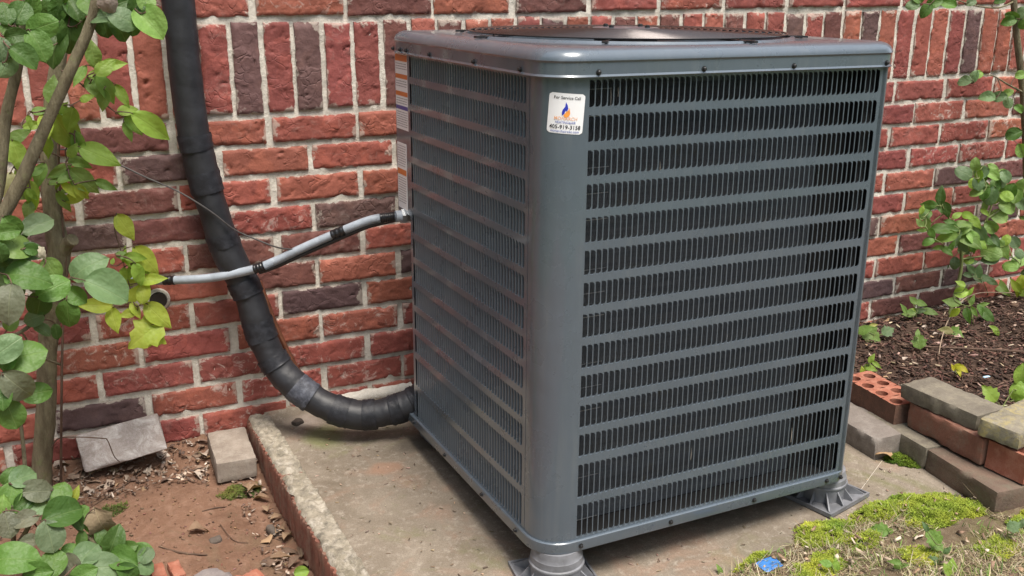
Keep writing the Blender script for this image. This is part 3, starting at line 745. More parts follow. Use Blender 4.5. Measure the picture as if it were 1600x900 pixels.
MB().tube([Minv @ p for p in path], rads, 28, True, 0, wrap_r).build('insulation', M_FOAM, IP, 70)
seg = [Minv @ p for p in path]
for st, ln in ((48, 3), (58, 5), (76, 3), (91, 4), (104, 6), (118, 4), (133, 7), (150, 6), (163, 5), (176, 6), (190, 4)):
    MB().tube(seg[st:st+ln+2], [.0346+.0008*(q % 2) for q in range(ln+2)], 36, False, 0, lambda i, a: 1+.05*nz(i*1.1+st, math.cos(a)*2.2, math.sin(a)*2.2)+.022*nz(i*2.3+st, math.cos(a)*7, math.sin(a)*7)).build('tape_wrap', M_FOAM2 if st not in (133,) else M_TAPEWORN, IP, 70)
cpts = catmull([at(405,440,-.03), at(432,511,-.055), at(455,560,-.075), at(476,592,-.09), at(510,616,-.105), at(556,633,-.125), at(620,622,-.16), at(668,600,-.18)], 8)
tag(MB().tube(cpts, .0062, 10).build('copper_pipe', M_COPPER, None, 60), 'thin bare copper pipe running behind the thick black pipe', 'pipe')

ct = [at(182,432,.004), at(215,437,-.004), at(262,438,-.03), at(330,434,-.075), at(395,421,-.118), at(430,408,-.135), at(470,389,-.16), at(520,367,-.19), at(575,345,-.225), at(608,339,-.24), at(622,338,-.246)]
cpath = catmull(ct, 14); nC = len(cpath)
CO = tag(empty('electrical_conduit', cpath[-1]), 'pale grey flexible conduit with black tape bands reaching the unit', 'conduit')
Ci = Matrix.Translation(-cpath[-1])
fine = []
for q in range(nC-1):
    for k in range(4): fine.append(cpath[q].lerp(cpath[q+1], k/4))
fine.append(cpath[-1]); cps = [Ci @ p for p in fine]
MB().tube(cps, [.0094+.0004*((q % 2)*2-1) for q in range(len(cps))], 14).build('hose', M_CONDUIT, CO, 80)
def under(px0, px1):
    idx = [q for q, p in enumerate(fine) if px0 <= 800+FPX*(p-CV).dot(C_RIGHT)/depth(p) <= px1]
    n_ = len(idx); MB().tube([cps[q]+Vector((0, .002, -.0105-.004*math.sin(PI*k/n_))) for k, q in enumerate(idx)], .0052, 10).build('strapped_cable', M_TAPE, CO, 60)
under(404, 600)
def band(px0, px1):
    idx = [q for q, p in enumerate(fine) if px0 <= 800+FPX*(p-CV).dot(C_RIGHT)/depth(p) <= px1]
    MB().tube(cps[idx[0]:idx[-1]+1], [.0106+.0005*math.sin(q*.9) for q in range(len(idx))], 16).build('tape_band', M_TAPE, CO, 60)
band(256,274); band(397,413); band(519,540); band(594,617)
e0, e1 = cps[-1], cps[-1]+Vector((.022, 0, .0))
MB().tube([e0-Vector((.006,0,0)), e0+Vector((.006,0,0))], .0125, 16).build('sleeve', M_CONDUIT, CO, 40)
MB().tube([e0+Vector((.006,0,0)), e0+Vector((.017,0,0))], .0165, 6).build('nut', M_ALU, CO, 20)
el = catmull([e0+Vector((.016,0,0)), e0+Vector((.03,0,.002)), e0+Vector((.038,0,.012)), e0+Vector((.039,0,.028))], 5)
MB().tube(el, .0125, 14).build('elbow', M_ALU, CO, 60)
wp = catmull([at(60,235,-.004), at(120,235,-.008), at(180,255,-.008), at(230,278,-.03), at(280,300,-.07), at(330,331,-.094), at(365,358,-.105), at(400,374,-.12), at(440,388,-.145), at(480,388,-.17), at(505,378,-.185), at(560,360,-.215), at(620,345,-.24)], 8)
tag(MB().tube(wp, .0019, 6).build('thermostat_wire', M_CABLE, None, 60), 'thin grey wire drooping across the black pipe to the conduit', 'wire')
st_ = at(247,468,0)
SB = tag(empty('pipe_stub', st_), 'short black pipe stub poking from a mortar patched hole in the wall', 'pipe stub')
MB().tube([(0,.01,0),(0,-.012,0)], .0175, 18).build('stub', M_TAPE, SB, 40)
MB().lathe([(.026,0), (.024,.004), (.019,.006)], 20, cap_top=False).build('mortar_collar', M_MORTAR, SB, 50).rotation_euler = (PI/2, 0, 0)

# ---------------------------------------------------------------- blocks, pavers, bricks
def rough_block(sx, sy, sz, seed, rnd=.004, amp=.0012, step=.008, groove=None):
    def lin(s): n = max(3, int(round(s/step))); return [-s/2+s*i/n for i in range(n+1)]
    ax = [lin(sx), lin(sy), lin(sz)]
    idx = {}; V = []; F = []
    def vid(x, y, z):
        key = (round(x, 5), round(y, 5), round(z, 5))
        if key in idx: return idx[key]
        p = Vector((x, y, z)); q = Vector((max(-sx/2+rnd, min(sx/2-rnd, x)), max(-sy/2+rnd, min(sy/2-rnd, y)), max(-sz/2+rnd, min(sz/2-rnd, z))))
        d = p-q
        if d.length > 1e-7: p = q+d.normalized()*rnd
        nrm = p.normalized(); edge = sum(1 for c, s in ((x, sx), (y, sy), (z, sz)) if abs(abs(c)-s/2) < 1e-6)
        chip = 1.0 if edge < 2 else 2.6
        k = amp*chip*fbm(x*40+seed*5, y*40, z*40+seed, 3) - (amp*6*max(0, fbm(x*22+seed*9, y*22, z*22)-.12) if edge >= 2 else 0)
        p = p + nrm*k
        if groove: p = groove(p, x, y, z)
        idx[key] = len(V); V.append(p); return idx[key]
    for a in range(3):
        b, c = (a+1) % 3, (a+2) % 3
        for s in (0, -1):
            for i in range(len(ax[b])-1):
                for j in range(len(ax[c])-1):
                    q = []
                    for di, dj in ((0,0),(1,0),(1,1),(0,1)):
                        co = [0, 0, 0]; co[a] = ax[a][s]; co[b] = ax[b][i+di]; co[c] = ax[c][j+dj]; q.append(vid(*co))
                    F.append(tuple(q) if s == -1 else tuple(reversed(q)))
    return MB().add(V, F)
def place_block(name, mb, mat, loc, rot, label, cat, group=None, rise=None):
    o = mb.build(name, mat, None, 40); o.location = loc; o.rotation_euler = rot
    return tag(o, label, cat, group)
# pavers by the wall on the left
place_block('concrete_paver', rough_block(.176, .048, .084, 1, .006, .0010), M_PAVER_WHITE, (-.4625, -.045, .038), (-.42, -.115, .03), 'pale grey paver tilted against the wall below the shrub trunk', 'paver')
place_block('concrete_paver', rough_block(.088, .165, .05, 2, .005, .0010), M_PAVER_TAN, (-.236, -.098, -.013), (.03, .02, -.02), 'tan grey paver lying against the end of the brick curb', 'paver')
# right hand border
def border(name, size, mat, loc, rz, label, seed, cat='brick', amp=.0012, rx=0, ry=0):
    return place_block(name, rough_block(*size, seed, .004, amp), mat, loc, (rx, ry, rz), label, cat)
border('concrete_paver', (.092,.205,.052), M_PAVER, (1.098,-.652,.030), -.02, 'grey concrete paver lying flat on the slab, left of the cored brick', 11, 'paver')
border('base_paver', (.10,.20,.055), M_PAVER_MOSSY, (1.172,-.735,.029), -.05, 'mossy lower paver at the foot of the border, beside the bright moss', 12, 'paver')
border('base_paver', (.10,.20,.055), M_PAVER_BROWN, (1.160,-.936,.026), -.10, 'brown stained bottom paver forming the near end of the border', 13, 'paver')
border('border_brick', (.088,.208,.060), M_REDDIRTY, (1.198,-.838,.0885), -.03, 'long dirty red brick under the dark top slab', 14)
border('top_slab', (.094,.20,.036), M_PAVER_MOSSY, (1.205,-.805,.1370), .06, 'dark weathered slab paver on top of the long dirty brick', 15, 'paver', .0014, 0, .01)
border('top_slab', (.20,.088,.037), M_PAVER_LICHEN, (1.252,-.950,.1430), .20, 'square-edged mossy paver with yellow lichen at the right frame edge', 16, 'paver', .0014, .02, 0)
border('lawn_brick', (.16,.085,.055), M_REDDIRTY, (1.275,-1.045,.022), .05, 'dirty red brick half sunk at the lower right frame edge', 17)
def cored_brick(name, w, l, h, holes, mat, M, label, seed, r=.0135, side=None):
    """flat brick, holes = (nx, ny) cores through the top"""
    nx, ny = holes; mb = MB(); n = 16; cw, cl = w/nx, l/ny; rr = random.Random(seed)
    for i in range(nx):
        for j in range(ny):
            cx, cy = -w/2+(i+.5)*cw, -l/2+(j+.5)*cl; V = []
            for k in range(n):
                a = 2*PI*k/n; c, s = math.cos(a), math.sin(a); f = min(cw/2/max(abs(c), 1e-6), cl/2/max(abs(s), 1e-6))
                X, Y = cx+c*f, cy+s*f; V.append((X, Y, h+.0016*fbm(X*50+seed, Y*50)))
            for k in range(n):
                a = 2*PI*k/n; q = r*(1+.06*nz(k*.8, seed)); V.append((cx+q*math.cos(a), cy+q*math.sin(a), h-.0012))
            for k in range(n): a = 2*PI*k/n; V.append((cx+r*math.cos(a), cy+r*math.sin(a), .01))
            mb.add(V, [(k, (k+1) % n, n+(k+1) % n, n+k) for k in range(n)]+[(n+k, n+(k+1) % n, 2*n+(k+1) % n, 2*n+k) for k in range(n)]+[tuple(2*n+k for k in range(n))])
    # sides, ragged top edge
    m = 26; per = []
    for k in range(m): per.append((-w/2+w*k/m, -l/2))
    for k in range(m): per.append((w/2, -l/2+l*k/m))
    for k in range(m): per.append((w/2-w*k/m, l/2))
    for k in range(m): per.append((-w/2, l/2-l*k/m))
    V = []
    for z in (0, h*.33, h*.66, h):
        for X, Y in per:
            d = 1+ (.02*fbm(X*40+seed, Y*40, z*40) if z not in (h,) else 0)
            V.append((X*d, Y*d, z if z < h else h+.0016*fbm(X*50+seed, Y*50)))
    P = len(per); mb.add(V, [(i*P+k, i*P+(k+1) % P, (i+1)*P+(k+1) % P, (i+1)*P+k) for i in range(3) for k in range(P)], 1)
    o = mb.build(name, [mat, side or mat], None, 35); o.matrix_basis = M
    return tag(o, label, 'brick')
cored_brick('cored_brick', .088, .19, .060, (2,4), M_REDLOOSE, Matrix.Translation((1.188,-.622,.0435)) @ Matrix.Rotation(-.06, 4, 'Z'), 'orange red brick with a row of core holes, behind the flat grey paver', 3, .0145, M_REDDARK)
cored_brick('cored_brick', .19, .088, .061, (4,2), M_REDLOOSE, Matrix.Translation((1.258,-.985,.0575)) @ Matrix.Rotation(.05, 4, 'Z'), 'clean red end brick with core holes under the lichened paver', 4)
# front left fragments
place_block('curb_brick', rough_block(.027, .06, .05, 71, .003, .0012, .008), M_REDLOOSE, (-.437,-.495,-.052), (0,0,.10), 'narrow red brick end beside the shrub leaves, left one of the pair', 'brick')
place_block('curb_brick', rough_block(.023, .06, .05, 72, .003, .0012, .008), M_REDLOOSE, (-.405,-.502,-.050), (0,0,.12), 'narrow red brick end, right one of the pair at the bottom edge', 'brick')
place_block('stone', rough_block(.085, .07, .04, 21, .016, .005, .012), M_STONE, (-.352,-.563,-.047), (.1,.05,.5), 'smooth grey purple stone at the bottom frame edge', 'stone')
place_block('brick_fragment', rough_block(.07, .05, .04, 22, .006, .005, .010), M_REDLOOSE, (-.292,-.588,-.050), (.15,-.12,.3), 'broken orange brick chunk right of the grey stone', 'brick fragment')
place_block('brick_fragment', rough_block(.06, .05, .035, 23, .006, .005, .010), M_REDLOOSE, (-.388,-.588,-.052), (.1,.12,-.3), 'small red brick chunk left of the grey stone', 'brick fragment')

# curb between soil and slab: combed bricks with a crumbling mortar top
CB = tag(empty('brick_curb', M=Matrix.Translation((-.153, 0, 0)) @ Matrix.Rotation(.036, 4, 'Z')), 'low brick curb with white crumbling mortar top between soil and slab', 'curb')
def comb(p, x, y, z):
    if x < 0: p = p + Vector((.0024*math.sin(y*370)+.0016*fbm(y*60, z*6), 0, 0))
    return p
y = -.012; q = 0
while y > -1.45:
    o = rough_block(.050, .195, .094, 30+q, .003, .0010, .0045 if y > -.95 else .02, comb).build('brick', M_CURBBRICK, CB, 50); o.location = (-.0065+.002*nz(q*3.3), y-.10, -.020); y -= .2; q += 1
def curb_cap(y0, y1, seed):
    nx, ny = 14, max(4, int(abs(y1-y0)/.006)); V = []
    for j in range(ny+1):
        yy = y0+(y1-y0)*j/ny
        xl = -.0285+.005*fbm(yy*22, seed)+.003*nz(yy*130); xr = .0275+.005*fbm(yy*20, seed+9)+.002*nz(yy*110)
        for i in range(nx+1):
            t = i/nx; x = xl+(xr-xl)*t; e = min(t, 1-t)*nx; ej = min(j, ny-j)
            z = .0345 + .0060*fbm(x*70+seed, yy*70, 0, 4) + .003*fbm(x*22, yy*22, seed)
            if e < 1: z -= .008 if t < .5 else .022
            elif e < 2: z -= .002
            if ej == 0: z -= .012
            V.append((x, yy, z))
    return MB().add(V, [(j*(nx+1)+i, (j+1)*(nx+1)+i, (j+1)*(nx+1)+i+1, j*(nx+1)+i+1) for j in range(ny) for i in range(nx)])
curb_cap(-.004, -.327, 1).build('mortar_cap', M_CURBTOP, CB, 70); curb_cap(-.331, -.86, 5).build('mortar_cap', M_CURBTOP, CB, 70); curb_cap(-.864, -1.4, 8).build('mortar_cap', M_CURBTOP, CB, 70)
MB().box(.0188, .025, -1.4, -.004, -.06, .020).build('backing', M_CURBTOP, CB)

# ---------------------------------------------------------------- leaves and plants
def leaf_mesh(name, mat, width, tip, fold, curl, seed, rag=0.0, nl=9, nw=6, base=.35):
    """unit long leaf along +X from the stalk, blade facing +Z"""
    V = []; r = random.Random(seed); ph = r.uniform(0, 6)
    for i in range(nl+1):
        t = i/nl; prof = (math.sin(PI*min(1, t**base if False else t))**.5) if tip == 0 else math.sin(PI*t**.78)**.9*(1-t**4*.25)
        hw = width/2*max(prof, .015)*(1+rag*nz(t*9+seed, 3))
        for k in range(-nw//2, nw//2+1):
            s = k/(nw/2); y = hw*s*(1+rag*.6*nz(t*14, s*4+seed))
            z = fold*abs(y) - curl*(t-.35)**2 + .030*math.sin(t*8+ph+s*2)*abs(s) + .035*nz(t*2.5, s*1.5, seed)*(.3+abs(s))
            V.append((t, y, z))
    m = nw+1
    me = MB().add(V, [(i*m+k, (i+1)*m+k, (i+1)*m+k+1, i*m+k+1) for i in range(nl) for k in range(nw)]).mesh(name, mat)
    me.polygons.foreach_set('use_smooth', [True]*len(me.polygons)); return me
ROUND = [leaf_mesh('leaf', M_LEAF, w_, 0, f_, c_, i) for i, (w_, f_, c_) in enumerate([(.76,.35,.45), (.84,.2,.25), (.70,.5,.6), (.78,-.1,.4), (.64,.4,.2), (.80,.6,.3), (.72,.15,.8)])]
POINT = [leaf_mesh('leaf', M_LEAFSOFT, w_, 1, f_, c_, 20+i) for i, (w_, f_, c_) in enumerate([(.52,.15,.25), (.46,.3,.4), (.56,.05,.12), (.42,.25,.2)])]
RAGGED = leaf_mesh('leaf', M_LEAFSOFT, .75, 1, .15, .3, 40, .55, 12, 8)
DRYL = [leaf_mesh('leaf', M_DRY, w_, 1, f_, c_, 50+i, .4, 8, 6) for i, (w_, f_, c_) in enumerate([(.62,.5,.9), (.5,.7,.5), (.75,.3,1.2), (.4,.9,.3), (.68,-.4,.8)])]
GREEN = {'d': (.070,.140,.030), 'm': (.105,.205,.040), 'g': (.150,.210,.110), 'p': (.160,.165,.110), 'b': (.280,.420,.070), 'y': (.400,.490,.070), 'l': (.200,.320,.080), 'e': (.145,.225,.105), 'Y': (.60,.56,.05)}
def px_of(p): 
    p = Vector(p); d = depth(p); return 800+FPX*(p-CV).dot(C_RIGHT)/d, 450-FPX*(p-CV).dot(C_UP)/d
class Plant:
    def __init__(s, name, label, cat, base, stem_mat, group=None):
        s.root = tag(empty(name, base), label, cat, group); s.base = Vector(base); s.paths = []; s.sm = stem_mat; s.r = random.Random(hash_(name+label)); s.pet = MB()
    def stem(s, pts, radii, name='stem', n=10, knobs=0):
        P = catmull(pts, 8); R_ = interp(radii, len(P)); k0 = s.r.uniform(0, 50)
        MB().tube([p-s.base for p in P], R_, n, True, 0, lambda i, a: 1+.10*nz(i*.35+k0, math.cos(a)*1.5, math.sin(a)*1.5)+.06*nz(i*1.1+k0, math.cos(a)*4, math.sin(a)*4)).build(name, s.sm, s.root, 70)
        s.paths += [(p, r) for p, r in zip(P, R_)]
    def leaf(s, px, py, ln, ang, y, col, kind='r', tilt=None, attach=True):
        c = at(px, py, y); L_ = ln/FPX*depth(c); r = s.r
        a = math.radians(ang); n = -(c-CV).normalized(); right = C_RIGHT; up = n.cross(right).normalized(); right = up.cross(n)
        tl = r.uniform(-.45, .45) if tilt is None else tilt
        ax = (right*math.cos(a)+up*math.sin(a)+n*tl).normalized(); L_ = L_/math.sqrt(max(.3, 1-(ax.dot(n))**2))
        nr = (n + Vector((0, 0, r.uniform(.0, .7))) + right*r.uniform(-.35, .35)); nr = (nr-ax*nr.dot(ax)).normalized(); yv = nr.cross(ax)
        p0 = c-ax*L_*.5
        M = Matrix(((ax.x, yv.x, nr.x, 0), (ax.y, yv.y, nr.y, 0), (ax.z, yv.z, nr.z, 0), (0, 0, 0, 1)))
        me = r.choice(ROUND) if kind == 'r' else r.choice(POINT) if kind == 'p' else RAGGED if kind == 'x' else r.choice(DRYL)
        o = link('leaf', me, s.root, Matrix.Translation(p0-s.base) @ M @ Matrix.Diagonal((L_, L_, L_, 1)))
        g = GREEN[col] if isinstance(col, str) else col; j = r.uniform(.82, 1.2); o.color = (g[0]*j, g[1]*j*r.uniform(.95, 1.05), g[2]*j, 1)
        if attach and s.paths:
            q, qr = min(s.paths, key=lambda t: (t[0]-p0).length); d = (q-p0).length
            if .002 < d < .30:
                mid = p0.lerp(q, .5)-ax*d*.18+Vector((0, 0, -.06*d)); P = catmull([q, mid, p0, p0+ax*L_*.06], 5)
                MB().tube([p-s.base for p in P], interp([min(qr, .0022), .0013, .0009, .0008], len(P)), 5).build('leaf_stalk', M_TWIG if s.sm is not M_STEMGREEN else M_STEMGREEN, s.root, 70)
                s.paths += [(p, .0015) for p in P[4:-3]]
    def done(s):
        pass
def hash_(t): 
    h = 7
    for ch in t: h = (h*31+ord(ch)) % 1000003
    return h
# the shrub at the left frame edge
P_ = Plant('shrub', 'leafy shrub with rounded leaves and bare trunk at the left frame edge', 'shrub', gz(64, 758, -.03), M_BARK)
YT = -.085
tr = [gz(62,768,-.035)+Vector((0,0,-.02)), at(66,720,YT+.01), at(72,640,YT), at(74,560,YT-.005), at(82,470,YT-.01), at(92,400,YT-.015), at(84,345,YT-.01), at(76,260,YT), at(82,160,YT), at(95,70,YT-.01), at(106,-30,YT-.02), at(118,-160,YT-.04)]
P_.stem(tr, [.0215,.0205,.0195,.019,.0195,.0225,.019,.0155,.015,.014,.013,.010], 'trunk', 16)
P_.stem([at(92,400,YT-.015), at(104,382,YT-.03), at(114,374,YT-.045)], [.019,.014,.0125], 'pruned_stub', 12)
P_.stem([at(-60,470,-.30), at(-10,365,-.31), at(28,292,-.32), at(72,195,-.33), at(112,105,-.34), at(142,35,-.35), at(158,-40,-.36)], [.0125,.0125,.012,.0105,.0098,.0092,.008], 'stem', 12)
P_.stem([at(-40,420,-.28), at(-4,300,-.28), at(8,190,-.28), at(26,110,-.29), at(40,20,-.30), at(48,-50,-.31)], [.0105,.0105,.0100,.009,.008,.006], 'stem', 12)
P_.stem([at(80,470,YT), at(55,500,-.20), at(30,520,-.30), at(-20,540,-.36)], [.005,.004,.0035,.003], 'branch', 8)
P_.stem([at(84,440,YT-.02), at(110,436,-.16), at(140,436,-.20), at(160,446,-.22)], [.004,.003,.0022,.0018], 'branch', 8)
P_.stem([at(95,570,YT-.02), at(60,555,-.16), at(35,520,-.19)], [.0028,.002,.0015], 'branch', 6)
P_.stem([gz(20,860,-.04), at(35,840,-.44), at(60,800,-.45), at(90,800,-.47), at(150,850,-.50), at(200,880,-.52)], [.005,.0045,.004,.0035,.003,.002], 'branch', 8)
P_.stem([gz(20,860,-.04), at(25,800,-.42), at(40,760,-.40), at(30,640,-.38), at(15,560,-.37)], [.005,.0045,.004,.003,.002], 'branch', 8)
for a in [(32,20,42,60,-.33,'d'),(64,42,50,20,-.36,'m'),(25,56,36,10,-.37,'d'),(36,90,50,-40,-.39,'d'),(60,70,52,-65,-.37,'m'),(8,20,38,100,-.34,'d'),(2,78,40,90,-.38,'e'),(10,100,44,-120,-.38,'e'),(92,14,40,70,-.30,'d'),(115,12,46,110,-.30,'d'),
          (158,25,42,10,-.36,'e'),(192,28,50,-25,-.37,'e'),(185,42,50,-60,-.34,'d'),(163,38,40,-80,-.33,'d'),(208,42,30,-100,-.34,'d'),(110,55,62,-95,-.30,'d'),(86,72,60,-110,-.30,'d'),(233,36,60,-48,-.36,'l'),(213,8,38,60,-.35,'d'),(228,2,34,80,-.35,'l'),(97,32,58,-150,-.29,'d'),(120,45,56,-80,-.28,'d'),
          (140,8,40,140,-.34,'m'),(75,20,44,60,-.29,'d'),(190,4,34,20,-.33,'d'),(50,8,40,80,-.31,'m'),(15,45,30,30,-.34,'m'),
          (58,352,54,25,-.30,'g'),(40,430,68,-5,-.36,'m'),(14,472,64,-95,-.40,'p'),(28,385,56,10,-.34,'l'),(48,392,40,-10,-.33,'e'),(82,450,56,30,-.33,'m'),(134,417,60,38,-.28,'e'),(166,453,74,-25,-.31,'e'),(120,462,36,-40,-.27,'m'),(80,420,40,-60,-.29,'l'),(106,490,46,-85,-.28,'m'),(62,472,44,-100,-.29,'d'),
          (10,362,40,10,-.35,'m'),(33,557,72,22,-.40,'m'),(8,545,56,40,-.42,'e'),(28,603,62,-40,-.44,'p'),(57,614,48,15,-.40,'m'),(18,648,50,-65,-.43,'m'),(4,620,40,-90,-.44,'d'),(18,505,28,60,-.36,'l'),(66,515,28,-30,-.27,'e'),(52,497,34,200,-.27,'e'),(88,518,26,-80,-.25,'d'),(0,395,34,-80,-.37,'d')]:
    P_.leaf(*a)
for a in [(36,746,42,25,-.44,'e'),(58,767,54,-15,-.46,'p'),(17,772,40,-100,-.46,'m'),(98,803,62,22,-.50,'d'),(40,812,42,-160,-.50,'p'),(62,790,44,40,-.48,'e'),(78,838,54,-70,-.53,'g'),(20,872,70,5,-.55,'m'),(127,842,28,-90,-.50,'m'),(136,866,46,50,-.53,'e'),(158,886,62,5,-.55,'g'),
          (192,874,46,-20,-.54,'m'),(178,845,46,75,-.52,'d'),(198,856,34,15,-.52,'m'),(212,862,34,35,-.52,'m'),(222,885,40,-15,-.54,'e'),(108,884,44,-50,-.54,'p'),(84,880,46,80,-.55,'m'),(46,846,32,-170,-.52,'p'),(144,822,28,-20,-.49,'m'),(122,815,30,-60,-.49,'d'),(58,896,44,10,-.56,'m'),(14,745,32,60,-.44,'d'),(12,820,44,-70,-.50,'p'),
          (108,862,30,60,-.52,'m'),(200,897,44,-40,-.56,'d'),(38,785,34,-140,-.47,'d'),(22,812,24,80,-.49,'m'),(130,898,40,30,-.56,'m'),(160,840,30,120,-.50,'d'),(3,790,34,90,-.47,'l'),(128,800,24,40,-.48,'m'),(228,868,30,50,-.53,'e')]:
    P_.leaf(*a)
for q in range(46):
    bx, by, sx, sy, yy = P_.r.choice([(50,30,50,35,-.31), (150,20,60,25,-.33), (40,440,40,60,-.33), (20,580,25,50,-.41), (60,800,55,50,-.47), (150,870,60,25,-.51), (30,380,30,30,-.33)])
    P_.leaf(bx+P_.r.gauss(0, sx*.5), by+P_.r.gauss(0, sy*.5), P_.r.uniform(24, 46), P_.r.uniform(0, 360), yy+P_.r.uniform(-.01, .05), P_.r.choice(['d','m','m','e','d','p']))
P_.leaf(118,772,28,75,-.46,'y','p')
P_.leaf(172,8,44,-70,-.38,(.30,.24,.20),'k'); P_.leaf(158,790+30,54,-62,-.50,(.26,.19,.12),'k'); P_.leaf(65,395,26,-50,-.33,(.50,.44,.33),'k')
P_.done()
# pale vine growing through it
V_ = Plant('vine', 'bright green vine with pointed leaves beside the shrub trunk', 'vine', gz(95, 760, -.03), M_TWIG)
V_.stem([gz(95,757,-.03), at(96,640,-.115), at(98,520,-.118), at(104,430,-.118), at(96,330,-.115), at(92,250,-.12), at(96,170,-.13), at(100,112,-.14)], [.0028,.0026,.0024,.0022,.002,.002,.0018,.0015], 'stem', 6)
V_.stem([at(96,110,-.14), at(118,124,-.16), at(150,152,-.17), at(188,180,-.18), at(205,186,-.185)], [.0017,.0016,.0014,.0012,.001], 'stem', 6)
V_.stem([at(100,430,-.118), at(140,470,-.14), at(185,478,-.15), at(205,465,-.155), at(195,420,-.155), at(190,395,-.15)], [.0017,.0016,.0014,.0012,.001,.001], 'stem', 6)
V_.stem([at(96,245,-.12), at(60,235,-.15), at(30,250,-.17)], [.0016,.0014,.0012], 'stem', 6)
for a in [(145,83,48,95,-.18,'l','p'),(175,102,46,12,-.185,'b','p'),(166,140,56,-58,-.19,'l','p'),(148,138,42,-60,-.175,'l','p'),(191,150,42,-62,-.185,'b','p'),(200,172,34,10,-.19,'b','p'),(238,198,74,-35,-.20,'b','p'),(200,206,34,-70,-.19,'l','p'),(210,196,40,-50,-.185,'l','p'),(82,140,48,80,-.16,'l','p'),
          (104,208,78,-60,-.17,'b','p'),(108,178,40,-25,-.18,'l','p'),(156,243,68,-25,-.18,'b','p'),(124,254,38,-20,-.17,'l','p'),(131,283,60,-42,-.18,'l','p'),(92,268,44,-150,-.17,'l','p'),(90,287,22,-110,-.165,'b','p'),(128,300,34,-50,-.18,'y','p'),(63,173,28,10,-.17,'l','p'),(28,245,56,-75,-.21,'b','p'),(52,196,34,10,-.18,'b','p'),
          (114,235,28,60,-.175,'b','p'),(50,305,50,-80,-.19,'b','p'),(62,275,46,-110,-.19,'l','p'),(40,265,36,-60,-.2,'l','p'),(14,292,50,-100,-.23,(.50,.48,.25),'p'),(75,230,40,-95,-.17,'b','p'),(8,335,32,-50,-.22,'l','p'),(52,315,30,-80,-.19,'y','p'),(44,330,36,-95,-.2,'l','p'),
          (196,355,50,-58,-.16,'y','p'),(229,407,58,-48,-.17,'y','p'),(208,410,42,-35,-.16,'b','p'),(239,437,44,12,-.175,'y','p'),(225,455,44,80,-.18,'y','p'),(247,493,58,-45,-.18,'y','p'),(178,500,44,-75,-.17,'y','p'),(148,477,56,178,-.17,'y','p'),(208,460,34,60,-.165,'y','p'),(227,522,66,-140,-.185,'y','x'),(243,527,40,-30,-.185,'y','x'),
          (193,432,30,-95,-.16,'b','p'),(194,397,26,85,-.155,'b','p'),(176,408,12,70,-.155,'b','p'),(212,485,30,-60,-.17,'y','p'),(200,490,30,-160,-.17,'y','p'),(100,315,40,-60,-.16,'l','p'),(30,212,40,30,-.19,'l','p')]:
    V_.leaf(*a)
for q in range(34):
    bx, by, sx, sy, yy = V_.r.choice([(95,235,45,40,-.17), (40,270,35,45,-.2), (150,130,40,35,-.18), (205,440,25,45,-.165), (110,290,40,25,-.17), (60,200,40,30,-.18)])
    V_.leaf(bx+V_.r.gauss(0, sx*.55), by+V_.r.gauss(0, sy*.55), V_.r.uniform(20, 44), V_.r.uniform(-140, 60), yy+V_.r.uniform(-.03, .03), V_.r.choice(['l','b','b','l','y']), 'p')
V_.done()
# right side: upright sapling at the frame edge
S_ = Plant('sapling', 'slender sapling with small round leaves at the upper right frame edge', 'sapling', (2.32, -.12, .02), M_BARK)
S_.stem([Vector((2.33,-.12,.02)), at(1606,330,-.12), at(1603,230,-.12), at(1598,140,-.12), at(1590,70,-.12), at(1584,0,-.12), at(1580,-60,-.12)], [.012,.011,.0105,.010,.0095,.009,.008], 'stem', 12)
S_.stem([at(1600,145,-.12), at(1575,132,-.14), at(1550,118,-.15), at(1530,120,-.16)], [.003,.0025,.002,.0015], 'branch', 6)
S_.stem([at(1585,2,-.12), at(1560,12,-.14), at(1520,8,-.16), at(1470,-10,-.18)], [.003,.0025,.002,.0015], 'branch', 6)
for a in [(1522,120,22,70,-.16,'e'),(1507,127,22,190,-.16,'e'),(1528,117,16,40,-.16,'l'),(1543,152,26,175,-.15,'e'),(1561,151,22,10,-.15,'e'),(1574,146,20,30,-.15,'l'),(1575,160,18,-70,-.15,'e'),(1582,26,24,160,-.14,'m'),(1577,33,22,200,-.14,'m'),(1597,20,22,60,-.14,'e'),(1598,38,18,-70,-.14,'m'),(1595,118,18,20,-.14,'l'),
          (1584,210,26,30,-.14,'d'),(1447,16,24,-120,-.18,'d'),(1460,4,26,20,-.18,'m'),(1482,6,26,-10,-.18,'m'),(1427,7,22,190,-.18,'e'),(1518,3,18,30,-.17,'e'),(1562,2,18,10,-.16,'d'),(1596,235,24,-60,-.14,'l'),(1435,-4,22,120,-.18,'m'),(1592,170,18,-30,-.14,'m')]:
    S_.leaf(*a)
S_.done()
B_2 = Plant('bush', 'small leafy bush in the mulch against the wall, right of the unit', 'bush', (1.975, -.10, 0.0), M_STEMGREEN)
B_2.stem([Vector((1.975,-.10,-.02)), at(1500,430,-.10), at(1502,395,-.10), at(1500,370,-.105), at(1485,345,-.11), at(1470,318,-.115)], [.006,.0055,.005,.004,.003,.002], 'stem', 8)
B_2.stem([at(1502,400,-.10), at(1525,375,-.11), at(1545,335,-.12), at(1550,300,-.125), at(1530,275,-.13)], [.004,.0035,.003,.0025,.002], 'branch', 8)
B_2.stem([at(1545,340,-.12), at(1575,320,-.13), at(1600,300,-.14)], [.003,.0025,.002], 'branch', 8)
B_2.stem([at(1502,405,-.10), at(1540,400,-.12), at(1575,400,-.13), at(1600,415,-.14)], [.003,.0025,.002,.0018], 'branch', 8)
